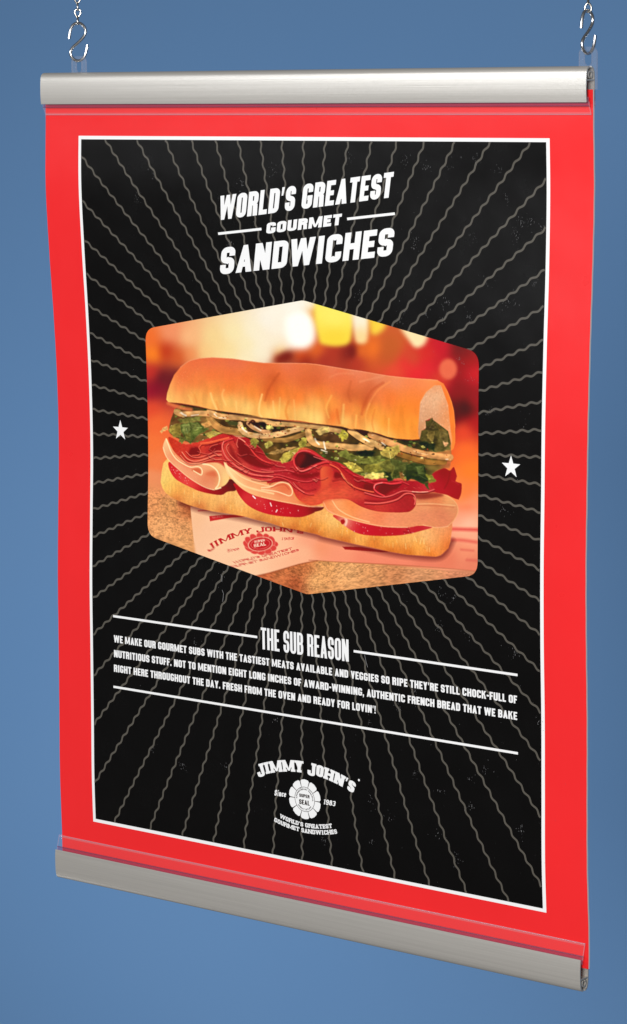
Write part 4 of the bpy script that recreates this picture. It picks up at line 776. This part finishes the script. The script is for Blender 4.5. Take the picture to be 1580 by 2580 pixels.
# body copy and its rules
print_polys('subheading', text_line('THE SUB REASON', straight(234.6, 445., 327.8, 444.8), 93.2, 18.5, 2.55, 2.2), OT, M_white, poster)
bc = text_line("WE MAKE OUR GOURMET SUBS WITH THE TASTIEST MEATS AVAILABLE AND VEGGIES SO RIPE THEY'RE STILL CHOCK-FULL OF", straight(67.2, 458.5, 494.5, 458.5), 427.3, 6.4, 1.62, 1.3)
bc += text_line('NUTRITIOUS STUFF. NOT TO MENTION EIGHT LONG INCHES OF AWARD-WINNING, AUTHENTIC FRENCH BREAD THAT WE BAKE', straight(67.2, 471.7, 494.4, 471.7), 427.2, 6.4, 1.62, 1.3)
bc += text_line("RIGHT HERE THROUGHOUT THE DAY. FRESH FROM THE OVEN AND READY FOR LOVIN'!", straight(66.9, 484.8, 355.1, 484.8), 288.2, 6.4, 1.62, 1.3)
print_polys('body_text', bc, OT, M_white, poster)
for a, b, t in ((66.8, 230.6, 435.3), (333.0, 495.3, 435.3), (66.0, 495.0, 498.4)):
    print_polys('dividing_line', [bar(a, t, b, t, 2.0, 60)], OT, M_white, poster)
# stars
def star(x, t, r):
    p = [(x+(r if k % 2 == 0 else r*.40)*math.sin(k*math.pi/5), t-(r if k % 2 == 0 else r*.40)*math.cos(k*math.pi/5)) for k in range(10)]
    return [[[(x, t), p[k-1], p[k], p[(k+1) % 10]] for k in range(0, 10, 2)]]
print_polys('star', star(75.2, 271.6, 9.2), OT, M_white, poster); print_polys('star', star(488.7, 271.6, 9.2), OT, M_white, poster)

# emblem
em = []
r0 = 131.0; a0 = 232.; wid = 2*.395*r0
em += text_line("JIMMY JOHN'S", arch(280.6, 676.2, r0, 0, wid), wid, 9.8, 3.35, 2.2, .2)
em += text_line("WORLD'S GREATEST", arch(281.0, 489.7, 102.0, 0, 57.0, -1), 57.0, 3.7, 1.12, .8, .2)
em += text_line('GOURMET SANDWICHES', arch(280.4, 475.9, 120.8, 0, 68.5, -1), 68.5, 3.8, 1.12, .8, .2)
em += text_line('Since', straight(247.4, 569.3, 259.9, 568.9, .2), 12.4, 5.2, 1.15, .8)
em += text_line('1983', straight(299.8, 568.9, 312.2, 568.9, .2), 12.4, 4.4, 1.15, .8)
em += [[[(337.2+1.0*math.cos(i*math.pi/5), 543.+1.0*math.sin(i*math.pi/5)) for i in range(10)]]]
sx, st = 280.2, 567.7
petal = []
for k in range(10):
    a = math.radians(k*36); ca, sa = math.cos(a), math.sin(a); loc = []
    prof = [(-2.9, 9.5), (-4.2, 13.2), (-4.5, 15.1), (-3.4, 16.5), (0, 17.1), (3.4, 16.5), (4.5, 15.1), (4.2, 13.2), (2.9, 9.5)]
    em.append([[(sx+u*ca+v*sa, st-v*ca+u*sa) for u, v in prof]])
disc = [[(sx+10.2*math.cos(i*math.pi/24), st+10.2*math.sin(i*math.pi/24)) for i in range(48)]]
em.append(disc)
emblem = print_polys('emblem', em, OT, M_white, poster)
sd = [[[(sx+r*math.cos(i*math.pi/24), st+r*math.sin(i*math.pi/24)) for r, i in ((10.7, j), (10.7, j+1), (10.3, j+1), (10.3, j))] for j in range(48)]]
sd += text_line('SUPER', straight(274.4, 566.3, 285.3, 566.3), 10.9, 2.9, .8, .6)
sd += text_line('SEAL', straight(274.2, 572.5, 285.4, 572.5), 11.2, 4.2, 1.05, .8)
sd += text_line('APPROVED BY MAMMA', arch(sx, st, 8.0, 0, 26.), 26., 1.25, .34, .3)
sd += text_line('GREAT STUFF', arch(sx, st, 9.3, 0, 17., -1), 17., 1.25, .34, .3)
for k in range(10):
    a = math.radians(k*36+18); ca, sa = math.cos(a), math.sin(a)
    sd.append([[(sx+u*ca+v*sa, st-v*ca+u*sa) for u, v in ((-.2, 10.8), (-.45, 15.6), (.45, 15.6), (.2, 10.8))]])
print_polys('seal_lettering', sd, OT+.00012, M_seal, poster)

# the picture: hexagon with rounded side corners, painted grid
paint()
PCX = np.array([764.918, .863, -5.157, .486, 2.579, 426.746, -4.121, 4.658, -.974, 20.421, -.27, -.112, .972, -.016, .046])
PCY = np.array([1122.754, 396.105, -2.122, .074, -.515, 39.823, 18.794, -.904, -.134, 1.905, .883, -.076, .089, .042, .004])
PE = [(i, j) for i in range(5) for j in range(5) if i+j <= 4]
def art_at(x, t):
    a, b = (x-280)/180, (t-270)/130
    px = sum(c*a**i*b**j for c, (i, j) in zip(PCX, PE)); py = sum(c*a**i*b**j for c, (i, j) in zip(PCY, PE))
    u = np.clip(px-AX-.5, 0, AW-1.001); v = np.clip(py-AY-.5, 0, AH-1.001); iu, iv = u.astype(int), v.astype(int); fu, fv = (u-iu)[:, None], (v-iv)[:, None]
    s = ART
    return (s[iv, iu]*(1-fu)+s[iv, iu+1]*fu)*(1-fv)+(s[iv+1, iu]*(1-fu)+s[iv+1, iu+1]*fu)*fv
hexc = [(281.4, 150.4, 3), (457.0, 184.2, 10.5), (457.6, 359.6, 10.5), (284.5, 393.2, 3), (107.4, 360.2, 10.5), (107.8, 181.8, 10.5)]
outl = []
for i, (x, t, r) in enumerate(hexc):
    p = np.array([x, t]); a = np.array(hexc[i-1][:2])-p; b = np.array(hexc[(i+1) % 6][:2])-p; a /= np.hypot(*a); b /= np.hypot(*b)
    for k in range(9):
        f = k/8; outl.append(tuple((p+a*r)*(1-f)**2+2*p*f*(1-f)+(p+b*r)*f*f))
outl = np.array(outl)
ts = np.linspace(outl[:, 1].min()+.05, outl[:, 1].max()-.05, 520); NXP = 680
rows = []
for t in ts:
    xs = []
    for i in range(len(outl)):
        (ax, a_), (bx_, b_) = outl[i], outl[i-1]
        if (a_ > t) != (b_ > t): xs.append(ax+(t-a_)*(bx_-ax)/(b_-a_))
    rows.append((min(xs), max(xs)))
rows = np.array(rows); U = np.linspace(0, 1, NXP)
X = (rows[:, :1]*(1-U)+rows[:, 1:]*U).ravel(); T = np.repeat(ts, NXP)
idx = np.arange(len(ts)*NXP).reshape(len(ts), NXP)
F = np.stack([idx[:-1, :-1], idx[1:, :-1], idx[1:, 1:], idx[:-1, 1:]], -1).reshape(-1, 4)
me = bpy.data.meshes.new('sandwich_picture'); me.vertices.add(len(X)); me.vertices.foreach_set('co', sheet(X, T, OT).astype(np.float32).ravel())
me.loops.add(F.size); me.loops.foreach_set('vertex_index', F.ravel().astype(np.int32)); me.polygons.add(len(F))
me.polygons.foreach_set('loop_start', (np.arange(len(F))*4).astype(np.int32)); me.update(calc_edges=True); me.validate()
c = art_at(X, T)/255; lin = np.where(c <= .04045, c/12.92, ((c+.055)/1.055)**2.4)
lin = np.clip(lin*PRINT_GAIN-PRINT_LIFT, .002, 1)
attr = me.color_attributes.new('print', 'FLOAT_COLOR', 'POINT'); attr.data.foreach_set('color', np.concatenate([lin, np.ones((len(X), 1))], 1).astype(np.float32).ravel())
me.materials.append(M_pic); me.polygons.foreach_set('use_smooth', [True]*len(F))
o = bpy.data.objects.new('sandwich_picture', me); COL.objects.link(o); o.parent = poster
tag(o, 'six-sided printed picture of a sliced meat sandwich')

# scuffs and dust on the print
rnd = random.Random(11)
SC = [(451.4,33.7),(474,41.4),(405.7,41.5),(385.3,36.7),(427.5,41.9),(503,83.6),(490.2,96),(494.4,81.4),(481.2,64.8),(450.6,95.8),(394.9,99.7),(393.3,105.3),(340.3,144),(427.3,146.9),(422.8,149.5),(405.3,156.5),(421.4,159.5),(384.4,154.8),(379.7,161.3),(489.9,145.6),(484,143.4),(446.4,157.2),(508.3,128),(464.4,127.1),(488.7,90),(513.1,87),(421,377.1),(434.2,380.8),(419.3,406.1),(448.6,407.2),(492.5,418.6),(394.8,461.4),(378.7,479.1),(348,492.4),(465,515.3),(447.3,526.3),(418.6,540.2),(350.1,557),(450.3,547.8),(368.5,570.1),(418.4,574.9),(498.1,560.4),(436.7,593.7),(350.3,592.3),(395,529.9),(122.7,51.7),(219.9,57.6),(253.2,45),(104.6,69.9),(205,107.3),(110.9,549.5),(145.3,557.3),(249.2,503.9),(195.1,552.3),(161.1,447.9),(191.9,388.7),(483,305),(470,228),(452,205),(500,240),(440,190),(300,600),(330,35),(515,470)]
dots = []
for x, t in SC:
    for k in range(rnd.randint(8, 18)):
        a, r = rnd.uniform(0, 6.28), abs(rnd.gauss(0, 3.2)); L, wd, an = rnd.choice([.3, .5, .8, 1.3]), rnd.uniform(.14, .34), rnd.uniform(-.5, .5)+math.pi/2
        px, pt = x+r*math.cos(a), t+r*1.3*math.sin(a); dx, dt = math.cos(an), math.sin(an)
        dots.append([[(px-dx*L/2, pt-dt*L/2), (px+dt*wd/2, pt-dx*wd/2), (px+dx*L/2, pt+dt*L/2), (px-dt*wd/2, pt+dx*wd/2)]])
for k in range(240):
    x, t = 545*rnd.random()**.7, 20+rnd.random()*600; r = rnd.uniform(.06, .16)
    dots.append([[(x-r, t), (x, t-r*1.6), (x+r, t), (x, t+r*1.6)]])
for pts in ([(191.3, 386), (192.6, 389.6), (192.2, 392)], [(192.5, 399), (194.2, 402), (193.8, 405.5), (193.0, 409)], [(344.5, 437), (346, 443), (347.5, 447)]):
    for a, b in zip(pts, pts[1:]): dots.append(bar(*a, *b, .35, 1))
print_polys('scuff_marks', dots, OT+.0003, M_scuff, poster)

# clear hanging tabs
def tab(x0, x1, ztop):
    bm = bmesh.new(); r = .0055; out = [(x0, .018), (x1, .018)]
    for k in range(9): a = k/8*math.pi/2; out.append((x1-r+r*math.cos(a), ztop-r+r*math.sin(a)))
    for k in range(9): a = math.pi/2+k/8*math.pi/2; out.append((x0+r+r*math.cos(a), ztop-r+r*math.sin(a)))
    cxx = (x0+x1)/2; hole = []
    for k in range(17): a = k/16*math.pi; hole.append((cxx+.0034*math.cos(a), ztop-.0065+.0034*math.sin(a)))
    for k in range(17): a = math.pi+k/16*math.pi; hole.append((cxx+.0034*math.cos(a), ztop-.0105+.0034*math.sin(a)))
    vv = [Vector(p) for p in out+hole]; n1 = len(out)
    r_ = geometry.delaunay_2d_cdt(vv, [], [list(range(n1)), list(range(n1, n1+len(hole)))], 0, 1e-6)
    keep = [f for f, g in zip(r_[2], r_[5]) if g == [0] or list(g) == [0]]
    for y, sgn in ((-.0009, 1), (.0009, -1)):
        vs_ = [bm.verts.new((v.x, y, v.y)) for v in r_[0]]
        for f in keep: bm.faces.new([vs_[i] for i in (f if sgn > 0 else f[::-1])])
    for loop in (out, hole):
        A = [bm.verts.new((x, -.0009, z)) for x, z in loop]; Bv = [bm.verts.new((x, .0009, z)) for x, z in loop]; n = len(loop)
        for i in range(n):
            f = bm.faces.new((A[i], A[(i+1) % n], Bv[(i+1) % n], Bv[i])); f.material_index = 1
    return from_bm('hanging_tab', bm, M_tab, sign, smooth=False, mats=[M_tab, M_tabedge])
tab(.0322, .0484, .0493); tab(.5466, .5622, .0497)

# ---------------------------------------------------------------- hooks and chains
HP = [(-8.1, 2.5), (-7.3, 7.2), (-6.2, 11.0), (-4.2, 14.2), (-.6, 15.9), (2.8, 15.2), (5.4, 12.6), (6.4, 9.4), (5.8, 6.2), (3.6, 3.0), (-.4, -.8), (-4.4, -4.2), (-6.7, -7.4), (-7.0, -10.6), (-5.6, -13.6), (-3.0, -15.6), (-.2, -16.0), (2.8, -14.6), (5.0, -11.6), (6.4, -7.4), (7.3, -2.6)]
def hook(loc, rz, sxx, label):
    p = np.array(HP, float); o_ = []
    for i in range(len(p)-1):
        a, b, c, d = p[max(i-1, 0)], p[i], p[i+1], p[min(i+2, len(p)-1)]
        for k in range(5):
            t = k/5; o_.append(.5*(2*b+(c-a)*t+(2*a-5*b+4*c-d)*t*t+(-a+3*b-3*c+d)*t**3))
    o_.append(p[-1]); bm = bmesh.new()
    tube(bm, [(x*sxx/1000, .0009*math.sin(i*.05), z/1000) for i, (x, z) in enumerate(o_)], .0013, seg=16)
    h = from_bm('s_hook', bm, M_chrome); h.location = loc; h.rotation_euler = (0, 0, rz)
    md = h.modifiers.new('edges', 'EDGE_SPLIT'); md.split_angle = math.radians(60)
    return tag(h, label, 'hook', 'S hooks carrying the sign')
hook((.0404, 0, .0613), .98, 1.02, 'chrome S hook through the tab at the left end of the rail, face on')
hook((.5543, 0, .0606), 1.42, .96, 'chrome S hook through the tab at the right end of the rail, turned sideways')

def link_bm():
    bm = bmesh.new()
    for lo, hi, ax in ((0., 6.9, 0), (6.1, 12.9, 1)):
        pts = []
        for k in range(28):
            a = k/28*2*math.pi; v = math.sin(a); u = math.cos(a)
            z = (lo+hi)/2+(hi-lo)/2*v; pinch = (1-.42*v) if ax == 0 else (1+.42*v)
            o2 = 2.35*u*pinch
            pts.append((o2/1000 if ax == 0 else 0, o2/1000 if ax == 1 else 0, z/1000))
        tube(bm, pts, .0008, closed=True, seg=8)
    return bm
first = from_bm('link', link_bm(), M_zinc)
def chain(x, z0, rz, n, label, use_first):
    c = tag(empty('hanging_chain', (x, 0, z0)), label, 'chain', 'chains hanging from above'); c.rotation_euler = (0, 0, rz)
    for k in range(n):
        if use_first and k == 0: l = first
        else: l = first.copy(); COL.objects.link(l)
        l.parent = c; l.location = (0, 0, k*.0118)
        l.rotation_euler = (0, 0, (0, .12, -.1, .05)[k % 4])
    return c
# in the left chain the lowest eye is seen edge-on, in the right one broadside
chain(.0400, .0758, .66+math.pi/2, 4, 'thin twisted wire chain holding the left hook, lowest eye seen edge-on', True)
chain(.5541, .0752, .66, 4, 'thin twisted wire chain holding the right hook, lowest eye seen broadside', False)
